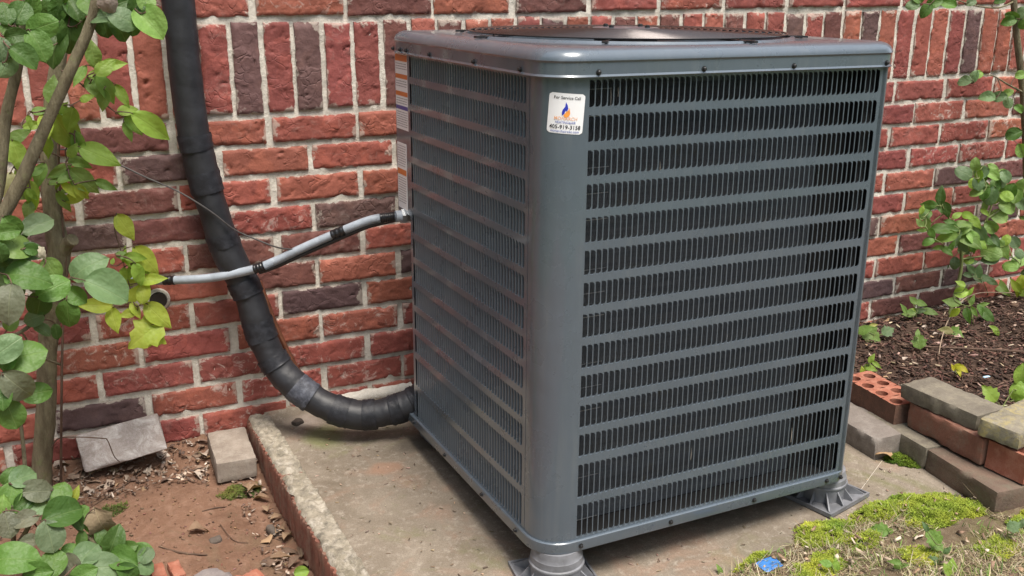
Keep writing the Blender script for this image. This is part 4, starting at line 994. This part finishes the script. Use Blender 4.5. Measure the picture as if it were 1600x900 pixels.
for a in [(1507,270,28,150,-.13,'e'),(1524,258,22,100,-.13,'l'),(1533,269,24,20,-.13,'e'),(1529,286,24,-80,-.135,'e'),(1526,300,22,190,-.13,'l'),(1550,272,26,-30,-.13,'l'),(1567,273,20,60,-.13,'l'),(1565,285,20,-60,-.13,'e'),(1548,306,32,-110,-.135,'e'),(1567,306,28,-60,-.135,'l'),(1574,324,28,-25,-.135,'l'),(1588,306,26,80,-.14,'l'),
          (1561,338,28,-35,-.13,'l'),(1549,355,26,-45,-.13,'l'),(1539,332,18,-40,-.12,'b','p'),(1596,290,24,60,-.14,'l'),(1596,318,26,-40,-.14,'e'),(1470,305,32,88,-.12,'d','p'),(1451,320,28,175,-.12,'m','p'),(1479,328,28,-75,-.12,'d','p'),(1468,326,18,-60,-.12,'m','p'),(1496,336,18,30,-.12,'b','p'),(1513,337,22,-20,-.125,'b','p'),
          (1505,350,30,5,-.125,'l','p'),(1524,347,28,-50,-.125,'b','p'),(1477,358,46,0,-.13,'m','p'),(1449,351,24,-80,-.12,'l','p'),(1456,365,20,-60,-.12,'m','p'),(1437,348,18,130,-.115,'l','p'),(1440,360,18,170,-.115,'l','p'),(1451,377,20,200,-.12,'m'),(1477,371,40,195,-.13,'l','p'),(1514,372,50,-40,-.135,'l','p'),(1533,366,36,-60,-.13,'e','p'),
          (1531,379,30,-45,-.13,'b','p'),(1495,371,30,-100,-.12,'e','p'),(1465,387,18,190,-.12,'l','p'),(1480,392,22,-40,-.12,'m','p'),(1505,385,26,-60,-.12,'e','p'),(1548,394,32,-20,-.13,'l'),(1567,390,38,-62,-.14,'l','p'),(1520,385,26,-80,-.12,'m','p'),(1548,404,26,190,-.13,'e'),(1579,415,26,170,-.14,'l'),(1593,408,28,30,-.14,'l'),
          (1540,375,30,-30,-.125,'m','p'),(1490,355,26,-40,-.12,'m','p'),(1510,362,24,-20,-.12,'l','p'),(1556,376,26,-60,-.13,'e','p'),(1538,300,24,-100,-.13,'m'),(1555,290,22,-80,-.13,'m')]:
    B_2.leaf(*a)
for q in range(36):
    bx, by = B_2.r.choice([(1470,345), (1505,365), (1540,375), (1555,300), (1575,395), (1535,280), (1520,395), (1585,320), (1490,385)]); B_2.leaf(bx+B_2.r.gauss(0, 16), by+B_2.r.gauss(0, 14), B_2.r.uniform(14, 26), B_2.r.uniform(-110, 110), -.125+B_2.r.uniform(-.03, .05), B_2.r.choice(['l','e','m','l','b']), B_2.r.choice(['r','p']))
B_2.done()
def seedling(name, label, base_px, zb, leaves, cat='weed', dy=.0, mat=M_STEMGREEN, group=None):
    b = gz(*base_px, zb); q = Plant(name, label, cat, b, mat, group)
    ys_ = b.y+dy; tx = sum(a[0] for a in leaves)/len(leaves); ty = sum(a[1] for a in leaves)/len(leaves)
    q.stem([b-Vector((0,0,.004)), at((base_px[0]*2+tx)/3, (base_px[1]*2+ty)/3, ys_), at(tx, ty, ys_)], [.0018,.0015,.001], 'stem', 6)
    for a in leaves: q.leaf(a[0], a[1], a[2], a[3], ys_+q.r.uniform(-.012, .006), *a[4:])
    q.done(); return q
seedling('seedling', 'low leafy seedling with drooping leaves right of the corner of the unit, in mulch', (1522,512), .0, [(1487,472,30,165,'l','p'),(1491,489,22,215,'y','p'),(1512,493,28,-80,'m','p'),(1543,493,34,-50,'m','p'),(1522,487,20,-60,'l','p'),(1519,469,20,70,'l','p'),(1502,457,22,10,'b'),(1517,455,16,60,'b','p'),(1501,443,18,150,'b','p'),(1537,476,18,20,'l','p'),(1532,484,20,-70,'m','p')])
seedling('seedling', 'thin three leaved seedling in front of the lowest brick course', (1468,470), .0, [(1448,439,22,175,'m','p'),(1460,449,24,-80,'l','p'),(1466,442,16,-20,'m','p'),(1472,429,18,90,'l','p'),(1482,431,18,-70,'l','p'),(1478,413,18,85,'m','p')], dy=-.01)
seedling('seedling', 'leafy seedling growing behind the drooping one at the wall foot', (1545,462), .0, [(1510,429,20,160,'e','p'),(1529,424,24,80,'e','p'),(1540,435,24,-10,'e','p'),(1564,449,40,-45,'l','p'),(1528,436,20,-40,'e','p'),(1517,420,20,130,'e','p'),(1550,440,22,-30,'e','p')], dy=-.02)
seedling('seedling', 'bright yellow green seedling at the right frame edge by the wall', (1592,468), .0, [(1595,440,28,80,'y','p'),(1591,455,22,-100,'y','p'),(1586,446,26,120,'y','p'),(1598,458,20,-60,'b','p')], dy=-.02)
seedling('seedling', 'low pale weed rosette close to the wall in the mulch', (1432,500), .0, [(1427,469,18,130,'l','p'),(1439,474,20,-20,'l','p'),(1420,490,22,185,'l','p'),(1453,487,26,-15,'l','p'),(1412,482,18,120,'l','p'),(1437,486,22,10,'e','p'),(1425,486,18,30,'b','p')])
seedling('weed', 'toothed green weed beside the right edge of the unit', (1358,540), .0, [(1362,524,36,-35,'l','x'),(1352,515,28,20,'l','p'),(1388,517,22,30,'e','x'),(1365,508,14,10,(.40,.40,.12),'p'),(1372,545,34,-40,(.42,.32,.14),'p')])
seedling('weed', 'single upright toothed leaf in the mulch', (1438,545), .01, [(1436,532,28,95,'l','x'),(1434,520,14,80,'l','p')])
seedling('weed', 'short fallen green leaf spray in the middle of the mulch', (1500,524), .01, [(1493,521,26,-25,'l','x'),(1478,516,24,170,(.30,.27,.10),'p')])
seedling('weed', 'small bright green weed low in the mulch, left of the frame edge', (1560,520), .01, [(1552,512,16,150,'b','p'),(1557,518,18,-60,'b','p')])
seedling('seedling', 'yellow green seedling tight against the unit above the cored brick', (1358,585), .03, [(1362,560,18,60,'b','p'),(1360,575,22,-20,'b','p'),(1370,570,18,-40,'b','p'),(1348,580,16,100,'y','p')])
seedling('seedling', 'tiny yellow green seedling at the unit edge beneath the bush', (1356,458), .0, [(1361,433,16,70,'y','p'),(1365,443,16,-10,'b','p'),(1358,444,12,190,'b','p')], dy=.02)
seedling('seedling', 'bright yellow three leaf sprig in the middle of the mulch', (1494,584), .02, [(1489,574,12,110,'Y','p'),(1498,572,16,10,'Y','p'),(1498,580,18,-70,'Y','p'),(1506,577,16,-40,'Y','p')])
seedling('weed', 'broad bright leaf weed behind the stacked pavers', (1566,636), .06, [(1547,615,32,125,'b','x'),(1597,585,34,80,'b'),(1592,610,36,60,'b'),(1600,622,30,20,'b')])
seedling('weed', 'grey green lobed weed leaf left of the lawn moss', (1372,838), .0, [(1374,828,30,165,'l','x'),(1386,833,22,-150,'l','p')])
seedling('weed', 'long toothed green weed leaf in the dry grass', (1462,862), .0, [(1458,838,32,125,'l','x'),(1446,823,18,110,'e','p'),(1464,852,26,-45,'l','x')])
seedling('weed', 'flat green weed rosette at the bottom frame edge', (1412,890), .0, [(1398,878,22,170,'l','p'),(1418,888,30,-20,'l','x'),(1408,884,24,10,'l','p')])
seedling('weed', 'pale weed with a broad leaf right of the bottom rosette', (1462,884), .0, [(1458,876,22,20,'e','x'),(1480,860,16,40,'e','p')])
seedling('weed', 'upright grass blade tuft at the bottom edge of the lawn', (1484,898), .0, [(1487,886,30,80,'b','p'),(1480,890,22,110,'b','p')])
seedling('weed', 'upright single grass blade near the blue scrap', (1306,898), .0, [(1306,884,26,82,'b','p'),(1290,880,22,160,'l','p')])
seedling('weed', 'small green blade at the bottom edge, left of the blue scrap', (1122,898), .0, [(1124,890,18,110,'l','p')])
seedling('weed', 'grey green weed leaves at the right frame edge of the lawn', (1590,845), .0, [(1585,822,24,30,'e','x'),(1596,818,18,60,'e','p'),(1592,875,22,40,'l','p')])
seedling('seedling', 'bright green leaf at the foot of the brick curb', (470,899), -.035, [(471,894,24,10,'b')], 'leaf')

# ---------------------------------------------------------------- ground cover (uncountable)
R2 = np.random.default_rng(3)
def colvar(base, n, var=.25):
    b = np.array(base)[None, :]*np.exp(R2.normal(0, var, (n, 1))); b = b*np.exp(R2.normal(0, .08, (n, 3))); return np.concatenate([np.clip(b, 0, 1), np.ones((n, 1))], 1)
def sample(n, x0, x1, y0, y1, keep):
    X = R2.uniform(x0, x1, n); Y = R2.uniform(y0, y1, n); k = np.array([keep(x, y) for x, y in zip(X, Y)]); return X[k], Y[k]
def blades(name, X, Y, Zf, length, width, lean, cols, mat, bend=.5):
    n = len(X); Zb = np.array([Zf(x, y) for x, y in zip(X, Y)]); ang = R2.uniform(0, 2*PI, n); le = length*np.exp(R2.normal(0, .35, n)); ln = np.clip(R2.normal(lean, .3, n), 0, 1.5)
    B = np.stack([X, Y, Zb], 1); D = np.stack([np.cos(ang)*np.sin(ln), np.sin(ang)*np.sin(ln), np.cos(ln)], 1)
    S = np.stack([-np.sin(ang+R2.normal(0, .5, n)), np.cos(ang), np.zeros(n)], 1)*width[:, None] if hasattr(width, '__len__') else np.stack([-np.sin(ang), np.cos(ang), np.zeros(n)], 1)*width
    ln2 = ln+bend*R2.uniform(0, 1, n); D2 = np.stack([np.cos(ang)*np.sin(ln2), np.sin(ang)*np.sin(ln2), np.cos(ln2)], 1)
    mid = B+D*(le*.55)[:, None]; tip = mid+D2*(le*.45)[:, None]
    V = np.stack([B-S, B+S, mid-S*.8, mid+S*.8, tip], 1).reshape(-1, 3); o = np.arange(n)*5
    F = np.concatenate([np.stack([o, o+1, o+3], 1), np.stack([o, o+3, o+2], 1), np.stack([o+2, o+3, o+4], 1)])
    return link(name, np_mesh(name, V, F, mat, np.repeat(cols, 5, 0)))
def chips(name, X, Y, Zf, l0, l1, w0, w1, th, cols, mat, tiltv=.25, lift=.004):
    n = len(X); Z_ = np.array([Zf(x, y) for x, y in zip(X, Y)])+R2.uniform(0, lift, n); ang = R2.uniform(0, PI, n); l = R2.uniform(l0, l1, n)**1; wd = R2.uniform(w0, w1, n)
    u = np.stack([np.cos(ang), np.sin(ang), R2.normal(0, tiltv, n)], 1); u /= np.linalg.norm(u, axis=1)[:, None]
    v = np.stack([-np.sin(ang), np.cos(ang), R2.normal(0, tiltv, n)], 1); v -= u*(u*v).sum(1)[:, None]; v /= np.linalg.norm(v, axis=1)[:, None]; ww = np.cross(u, v)
    C = np.stack([X, Y, Z_], 1); q = []
    for a, b, c in ((-1,-1,-1),(1,-.6,-1),(.8,1,-1),(-.9,.7,-1),(-1,-1,1),(1,-.6,1),(.8,1,1),(-.9,.7,1)):
        q.append(C+u*(a*l/2*R2.uniform(.8, 1.1, n))[:, None]+v*(b*wd/2)[:, None]+ww*(c*th/2))
    V = np.stack(q, 1).reshape(-1, 3); o = np.arange(n)*8
    F = np.concatenate([np.stack([o+a, o+b, o+c, o+d], 1) for a, b, c, d in ((0,3,2,1),(4,5,6,7),(0,1,5,4),(1,2,6,5),(2,3,7,6),(3,0,4,7))])
    return link(name, np_mesh(name, V, F, mat, np.repeat(cols, 8, 0)))
# mulch
in_mulch = lambda x, y: x > 1.235 or (y > -.5 and x > 1.15)
X, Y = sample(15000, 1.15, 2.9, -1.05, -.005, in_mulch); n = len(X)
pal = np.array([(.055,.034,.025), (.085,.052,.038), (.12,.075,.055), (.035,.022,.018), (.10,.05,.04)])[R2.integers(0, 5, n)]
cols = np.concatenate([pal*np.exp(R2.normal(0, .25, (n, 1))), np.ones((n, 1))], 1)
stuff(chips('bark_mulch', X, Y, mulch_z, .006, .034, .002, .007, .0022, cols, M_CHIPS, .25, .008), 'dark shredded bark mulch between the wall and the stacked pavers', 'mulch')
X, Y = sample(420, 1.15, 2.7, -1.0, -.01, in_mulch); n = len(X)
stuff(chips('pale_wood_bits', X, Y, lambda x, y: mulch_z(x, y)+.006, .006, .024, .003, .009, .0015, colvar((.33,.25,.19), n, .3), M_CHIPS, .3, .006), 'pale scattered wood bits and leaf scraps on the dark mulch', 'wood chips')
# leaf litter and crumbs on the left soil
def litter_keep(x, y): return (y > -.16+.05*nz(x*9) and x < -.19) or (x > -.25 and y > -.75 and nz(x*20, y*20, 4) > -.05)
X, Y = sample(3600, -.95, -.185, -.75, -.005, litter_keep); n = len(X)
pal = np.array([(.24,.165,.12), (.33,.25,.195), (.16,.105,.075), (.42,.35,.29), (.11,.075,.06)])[R2.integers(0, 5, n)]
stuff(chips('leaf_litter', X, Y, lambda x, y: soil_z(x, y)+.003, .004, .016, .0015, .008, .0006, np.concatenate([pal*np.exp(R2.normal(0, .2, (n, 1))), np.ones((n, 1))], 1), M_CHIPS, .45, .014), 'crumbled dry leaf litter along the wall foot and curb', 'leaf litter')
def leaf_scatter(name, X, Y, Zf, l0, l1, pal, label, lift=.010):
    VV = []; FF = []; CC = []; b = 0
    shapes = []
    for me in DRYL:
        co = np.zeros(len(me.vertices)*3, np.float32); me.vertices.foreach_get('co', co); shapes.append((co.reshape(-1, 3)-np.array([.5, 0, .05]), np.array([list(p.vertices) for p in me.polygons])))
    for x, y in zip(X, Y):
        co, fa = shapes[R2.integers(0, len(shapes))]; e = Euler((R2.normal(0, .45), R2.normal(0, .35), R2.uniform(0, 6.28))).to_matrix(); s_ = R2.uniform(l0, l1)
        VV.append(co*np.array([s_, s_, s_*.7]) @ np.array(e).T + np.array([x, y, Zf(x, y)+R2.uniform(.001, lift)])); FF.append(fa+b); b += len(co)
        c = np.array(pal[R2.integers(0, len(pal))])*math.exp(R2.normal(0, .2)); CC.append(np.tile(np.array([*c, 1.0]), (len(co), 1)))
    me = np_mesh(name, np.concatenate(VV), np.concatenate(FF), M_CHIPS, np.concatenate(CC)); me.polygons.foreach_set('use_smooth', [True]*len(me.polygons))
    return stuff(link(name, me), label, 'leaf litter')
PALD = [(.26,.18,.13), (.36,.28,.22), (.18,.115,.08), (.44,.37,.31), (.13,.085,.065), (.30,.20,.12)]
X, Y = sample(620, -.95, -.19, -.75, -.006, lambda x, y: (y > -.135+.05*nz(x*9)) or (x > -.235 and nz(x*20, y*20, 4) > -.2))
leaf_scatter('dead_leaves', X, Y, soil_z, .014, .038, PALD, 'crumpled dead leaves heaped along the wall foot and curb')
X, Y = sample(130, 1.2, 2.6, -.95, -.01, in_mulch)
leaf_scatter('mulch_leaves', X, Y, lambda x, y: mulch_z(x, y)+.004, .012, .030, PALD, 'small pale dead leaves scattered over the dark mulch', .006)
X, Y = sample(1500, -1.0, -.19, -.9, -.1, lambda x, y: True); n = len(X)
stuff(chips('soil_crumbs', X, Y, soil_z, .002, .009, .0015, .005, .002, colvar((.17,.10,.068), n, .3), M_CHIPS, .3, .002), 'fine crumbs of red brown earth on the bare soil', 'soil crumbs')
X, Y = sample(700, -.1, 1.12, -1.0, -.02, lambda x, y: not (.2 < x < .84 and -.85 < y < -.2)); n = len(X)
stuff(chips('slab_debris', X, Y, lambda x, y: padz(y)+.0015, .002, .011, .0007, .003, .0008, colvar((.24,.18,.13), n, .5), M_CHIPS, .12, .001), 'tiny straw and grit specks on the concrete slab', 'debris')
# dry grass thatch, moss
def on_lawn(x, y): return y < lawn_edge(x)+.012*nz(x*25, y*25)-.004 and not (x > 1.12 and y > -1.07)
def lz(x, y): return lawn_z(x, y)
X, Y = sample(46000, .35, 1.75, -1.55, -.86, on_lawn); n = len(X)
pal = np.array([(.40,.34,.21), (.30,.24,.15), (.50,.44,.31), (.20,.24,.07), (.26,.19,.12)])[R2.integers(0, 5, n)]
dens = np.array([nz(x*10, y*10, 3) for x, y in zip(X, Y)]) > -.25; X, Y, pal = X[dens], Y[dens], pal[dens]
MOSS_SPOTS = [(.745,-.945,.080,.042,.15), (.90,-.93,.065,.034,.1), (1.00,-.94,.085,.042,-.1), (1.055,-.985,.055,.040,-.4), (.98,-.99,.07,.035,.1), (.57,-.955,.06,.012,.3), (1.14,-1.09,.06,.04,0), (.66,-1.03,.06,.03,.2), (1.0,-1.12,.05,.03,.2), (.85,-1.08,.04,.03,.2), (.80,-1.0,.05,.02,.1)]
free = np.array([not any((((x-a)*math.cos(t)+(y-b)*math.sin(t))/(c*.85))**2+((-(x-a)*math.sin(t)+(y-b)*math.cos(t))/(d*.85))**2 < 1 for a, b, c, d, t in MOSS_SPOTS[:8]) or R2.random() < .12 for x, y in zip(X, Y)]); X, Y, pal = X[free], Y[free], pal[free]; n = len(X)
stuff(blades('dry_grass', X, Y, lz, .020, .0007, 1.15, np.concatenate([pal*np.exp(R2.normal(0, .2, (n, 1))), np.ones((n, 1))], 1), M_STRAW, .5), 'matted straw coloured dry grass in front of the slab', 'grass')
X, Y = sample(900, .4, 1.7, -1.5, -.88, on_lawn); n = len(X)
pal = np.array([(.30,.20,.13), (.38,.30,.22), (.20,.13,.09), (.45,.38,.30)])[R2.integers(0, 4, n)]
stuff(chips('lawn_litter', X, Y, lambda x, y: lz(x, y)+.004, .004, .022, .002, .009, .0007, np.concatenate([pal*np.exp(R2.normal(0, .2, (n, 1))), np.ones((n, 1))], 1), M_CHIPS, .4, .008), 'small dead leaf scraps scattered through the mossy lawn', 'leaf litter')
X, Y = sample(5000, .4, 1.7, -1.5, -.9, lambda x, y: on_lawn(x, y) and nz(x*13, y*13, 8) > .05); n = len(X)
stuff(blades('green_grass', X, Y, lz, .016, .0009, .8, colvar((.15,.24,.06), n, .3), M_MOSS, .6), 'sparse short green grass blades between the moss mats', 'grass')
def moss(name, label, spots, n, zf, col, length, ragged=.35):
    xs = []; ys2 = []; zs = {}
    tot = sum(a*b for _, _, a, b, _ in spots)
    V = []; hts = []
    for cx, cy, rx, ry, rot in spots:
        m = int(n*rx*ry/tot); t = R2.uniform(0, 2*PI, m); r = np.sqrt(R2.uniform(0, 1, m)); c, s = math.cos(rot), math.sin(rot)
        for tt, rr in zip(t, r):
            k = 1+ragged*fbm(math.cos(tt)*1.6+cx*9, math.sin(tt)*1.6+cy*9, 2)
            a, b = rr*rx*k*math.cos(tt), rr*ry*k*math.sin(tt); xs.append(cx+a*c-b*s); ys2.append(cy+a*s+b*c); hts.append(.006*max(0, 1-rr**2)+.004*max(0, nz(xs[-1]*60, ys2[-1]*60)))
    X, Y = np.array(xs), np.array(ys2); H = np.array(hts); it = iter(H)
    keep = np.array([nz(x*45, y*45, 1) > -.45 for x, y in zip(X, Y)]); X, Y, H = X[keep], Y[keep], H[keep]; it = iter(H); m = len(X)
    g = np.array([nz(x*16, y*16, 6) for x, y in zip(X, Y)]); base = np.array(col)[None, :]*np.exp(g*.5)[:, None]; base[:, 0] *= 1+.35*g
    cols = np.concatenate([np.clip(base*np.exp(R2.normal(0, .22, (m, 1))), 0, 1), np.ones((m, 1))], 1)
    return stuff(blades(name, X, Y, lambda x, y: zf(x, y)+next(it), length, .0010, .95, cols, M_MOSS, .9), label, 'moss')
moss('moss', 'bright yellow green moss mats on the lawn edge by the riser', MOSS_SPOTS, 95000, lawn_z, (.28,.34,.045), .0045)
moss('moss', 'dark green moss cushion at the foot of the mossy lower paver', [(1.115,-.785,.040,.035,-.5), (1.145,-.905,.030,.018,-.9)], 7000, lambda x, y: padz(y), (.12,.19,.022), .0055)
moss('moss', 'thin dark moss on the soil beside the tan paver', [(-.24,-.22,.05,.03,.2), (-.50,-.20,.03,.02,.2)], 1800, soil_z, (.10,.13,.03), .005)

# ---------------------------------------------------------------- loose bits
rr_ = random.Random(11)
def dry_leaf(px, py, z, ln, ang, label, col=(.30,.20,.13), group=None, me=None):
    p = on_ground(px, py, soil_z) if px < 600 else gz(px, py, z); L_ = 1.0*ln/FPX*depth(p); o = link('dry_leaf', me or rr_.choice(DRYL))
    o.matrix_basis = Matrix.Translation(p+Vector((0, 0, .011))) @ Euler((rr_.uniform(-.35, .35), rr_.uniform(-.25, .25), math.radians(ang))).to_matrix().to_4x4() @ Matrix.Diagonal((L_, L_, L_, 1)) @ Matrix.Translation((-.5, 0, .05))
    j = rr_.uniform(.8, 1.2); o.color = (col[0]*j, col[1]*j, col[2]*j, 1); tag(o, label, 'dry leaf', group)
dry_leaf(1383,716,.006,44,-40,'tan oak-like dry leaf lying on the slab beside the moss', (.36,.23,.13), None, DRYL[2])
for px, py, ln, ang in [(150,745,26,40),(178,738,22,100),(120,748,24,-10),(165,728,20,150),(205,735,20,30),(215,742,18,80),(100,730,30,10),(130,715,34,15),(270,690,30,60),(285,672,26,20),(300,668,34,-30),(310,690,28,70),(330,652,24,20),(345,655,26,120),(295,705,26,-20),(255,705,22,60),(320,715,26,100),(360,648,20,10),(275,710,22,140),(235,718,20,-40)]:
    dry_leaf(px, py, .0 if py < 700 else -.02, ln, ang, 'curled pale brown dry leaf in the litter under the wall', rr_.choice([(.30,.21,.16),(.38,.30,.25),(.22,.14,.10),(.33,.26,.17)]), 'dry leaves along the wall')
for px, py, ln, ang in [(400,770,30,20),(392,760,34,60),(410,785,28,-20),(418,800,26,80),(432,815,24,30),(440,830,26,100),(450,845,34,60),(455,865,30,-30),(440,880,40,10),(470,868,30,80),(462,885,34,40),(425,880,36,-10),(478,885,24,90)]:
    dry_leaf(px, py, -.028, ln, ang, 'curled brown dry leaf lying against the foot of the brick curb', rr_.choice([(.22,.135,.085),(.16,.10,.07),(.28,.185,.12)]), 'dry leaves along the curb')
dry_leaf(1580,785,.01,34,60,'reddish brown curled leaf beside the brick at the right lower edge', (.30,.15,.11)); dry_leaf(1550,775,.01,34,110,'pale curled dry leaf standing against the end paver', (.36,.26,.18))
dry_leaf(312,833,-.04,34,10,'flat tan dry leaf in the middle of the bare soil', (.27,.17,.11)); dry_leaf(1508,473,.01,24,0,'pale dead leaf under the drooping seedling', (.48,.42,.34))
def twig(pts, rad, label, mat=M_TWIG): tag(MB().tube(catmull(pts, 6), interp(rad, (len(pts)-1)*6+1), 6).build('twig', mat, None, 60), label, 'twig')
mz = lambda px, py: on_ground(px, py, mulch_z, 0)+Vector((0,0,.012))
twig([mz(1402,544), mz(1450,548), mz(1500,550), mz(1560,553), mz(1604,556), mz(1660,560)], [.0015,.0028,.003,.003,.0032,.003], 'long thin brown twig lying across the mulch')
twig([mz(1466,560), mz(1470,540)+Vector((0,0,.01)), mz(1480,515)+Vector((0,0,.02)), mz(1500,490)+Vector((0,0,.03)), mz(1530,472)+Vector((0,0,.02)), mz(1580,463)], [.0012,.0015,.0017,.0017,.0016,.0014], 'pale curved twig arching up from the mulch', mat_plain('pale_twig', (.28,.21,.15), .8, var=.3))
sz = lambda px, py: on_ground(px, py, soil_z)+Vector((0,0,.002))
twig([sz(248,855), sz(275,863), sz(300,867), sz(324,868)], [.001,.002,.002,.0015], 'dark stick on the soil above the stone')
twig([sz(316,800), sz(335,795), sz(354,793)], [.001,.0014,.001], 'short brown stick in the middle of the soil')
twig([sz(415,836), sz(428,842), sz(437,845)], [.001,.0014,.0012], 'short dark stick near the curb')
twig([sz(140,795), sz(185,765), sz(215,745), sz(235,725)], [.0008,.0013,.0014,.001], 'thin grey stick slanting up the soil to the litter')
twig([sz(344,820), sz(365,845), sz(388,850)], [.0008,.001,.0008], 'thin crooked stick on the soil left of the curb')
twig([at(80,700,-.09), at(92,685,-.095), at(125,683,-.105), at(160,685,-.112), at(168,688,-.113), at(178,712,-.115), at(187,722,-.09)], [.0016,.0016,.0013,.0013,.0013,.0011,.001], 'bent dark stem hanging across the tilted pale paver')
twig([gz(1340,772,.005), gz(1400,690,.006)], [.0005,.0005], 'straw lying near the riser on the slab', M_WHITEDIRT)
for i in range(26):
    pass
BS = rough_block(.050, .030, .0024, 61, .001, .0007, .006, lambda p, x, y, z: p+Vector((0, 0, .004*math.cos(x*45)+.02*y)))
p = gz(1204, 884, .004)
place_block('plastic_scrap', BS, M_SCRAP, p+Vector((0,0,.001)), (.08, .03, .15), 'bright blue plastic scrap at the edge of the slab', 'plastic scrap')
place_block('plastic_scrap', rough_block(.024, .007, .003, 62, .001, .0008, .004), M_SCRAPLIGHT, gz(1541, 592, .022)+Vector((0,0,.006)), (0, .1, .15), 'tiny pale blue plastic sliver in the mulch', 'plastic scrap')
p = gz(465, 662, .018); place_block('pebble', rough_block(.026, .020, .014, 63, .006, .002, .005), M_STONEDARK, p+Vector((0,0,.003)), (0, 0, .5), 'small dark pebble on the slab under the black pipe', 'pebble')
p = on_ground(427, 835, soil_z); place_block('pebble', rough_block(.018, .030, .02, 64, .007, .002, .005), M_STONEDARK, p+Vector((0,0,.006)), (.2, 0, .4), 'dark pebble standing in the leaves by the curb', 'pebble')
p = on_ground(336, 846, soil_z); place_block('pebble', rough_block(.026, .020, .012, 65, .005, .002, .005), M_STONEDARK, p+Vector((0,0,.002)), (0, 0, .2), 'flat grey pebble on the soil above the stone', 'pebble')
p = at(455, 518, -.06)

# ---------------------------------------------------------------- unseen trees added to shade the scene and reflect in the metal
def unseen_tree(x, y, h, rad, seed, label):
    g = np.random.default_rng(seed); root = tag(empty('unseen_tree', (x, y, -.08)), label, 'tree', 'unseen trees added for shade and reflections')
    r = random.Random(seed); tp = catmull([(0,0,-.1), (.05,.03,h*.2), (-.04,.05,h*.4), (.03,0,h*.62), (0,0,h*.85)], 4)
    MB().tube(tp, interp([.16,.13,.11,.07,.02], len(tp)), 10).build('trunk', M_BARK, root, 60)
    for k in range(6):
        a = 2*PI*k/6+r.random(); z0 = h*r.uniform(.25, .5); P = catmull([(0,0,z0), (math.cos(a)*rad*.4, math.sin(a)*rad*.4, z0+h*.12), (math.cos(a)*rad*.8, math.sin(a)*rad*.8, z0+h*.2)], 4)
        MB().tube(P, interp([.05,.03,.01], len(P)), 7).build('limb', M_BARK, root, 60)
    n = 9000; cl = g.normal(0, 1, (40, 3)); cl /= np.linalg.norm(cl, axis=1)[:, None]; cl *= (g.uniform(.35, .95, 40)**.6)[:, None]*np.array([rad, rad, h*.40]); cl[:, 2] += h*.58
    C = cl[g.integers(0, 40, n)]+g.normal(0, rad*.16, (n, 3)); u = g.normal(0, 1, (n, 3)); u /= np.linalg.norm(u, axis=1)[:, None]; v = np.cross(u, g.normal(0, 1, (n, 3))); v /= np.linalg.norm(v, axis=1)[:, None]
    sz_ = g.uniform(.05, .10, n)[:, None]; V = np.stack([C-u*sz_, C+v*sz_*.5, C+u*sz_, C-v*sz_*.5], 1).reshape(-1, 3); o = np.arange(n)*4
    col = np.repeat(np.concatenate([np.array([[.075,.13,.035]])*np.exp(g.normal(0, .3, (n, 1))), np.ones((n, 1))], 1), 4, 0)
    link('crown', np_mesh('crown', V, np.stack([o, o+1, o+2, o+3], 1), M_MOSS, col), root)
for i, (x, y, h, r) in enumerate([(-4.6,-1.2,4.6,1.7), (-4.9,-4.2,5.2,1.9), (-2.4,-7.4,5.0,1.9), (1.2,-8.2,5.4,2.0), (4.6,-7.4,4.8,1.8), (7.0,-4.4,5.0,1.9)]):
    unseen_tree(x, y, h, r, 90+i, 'unseen leafy green tree added behind the viewpoint for shade and reflections')
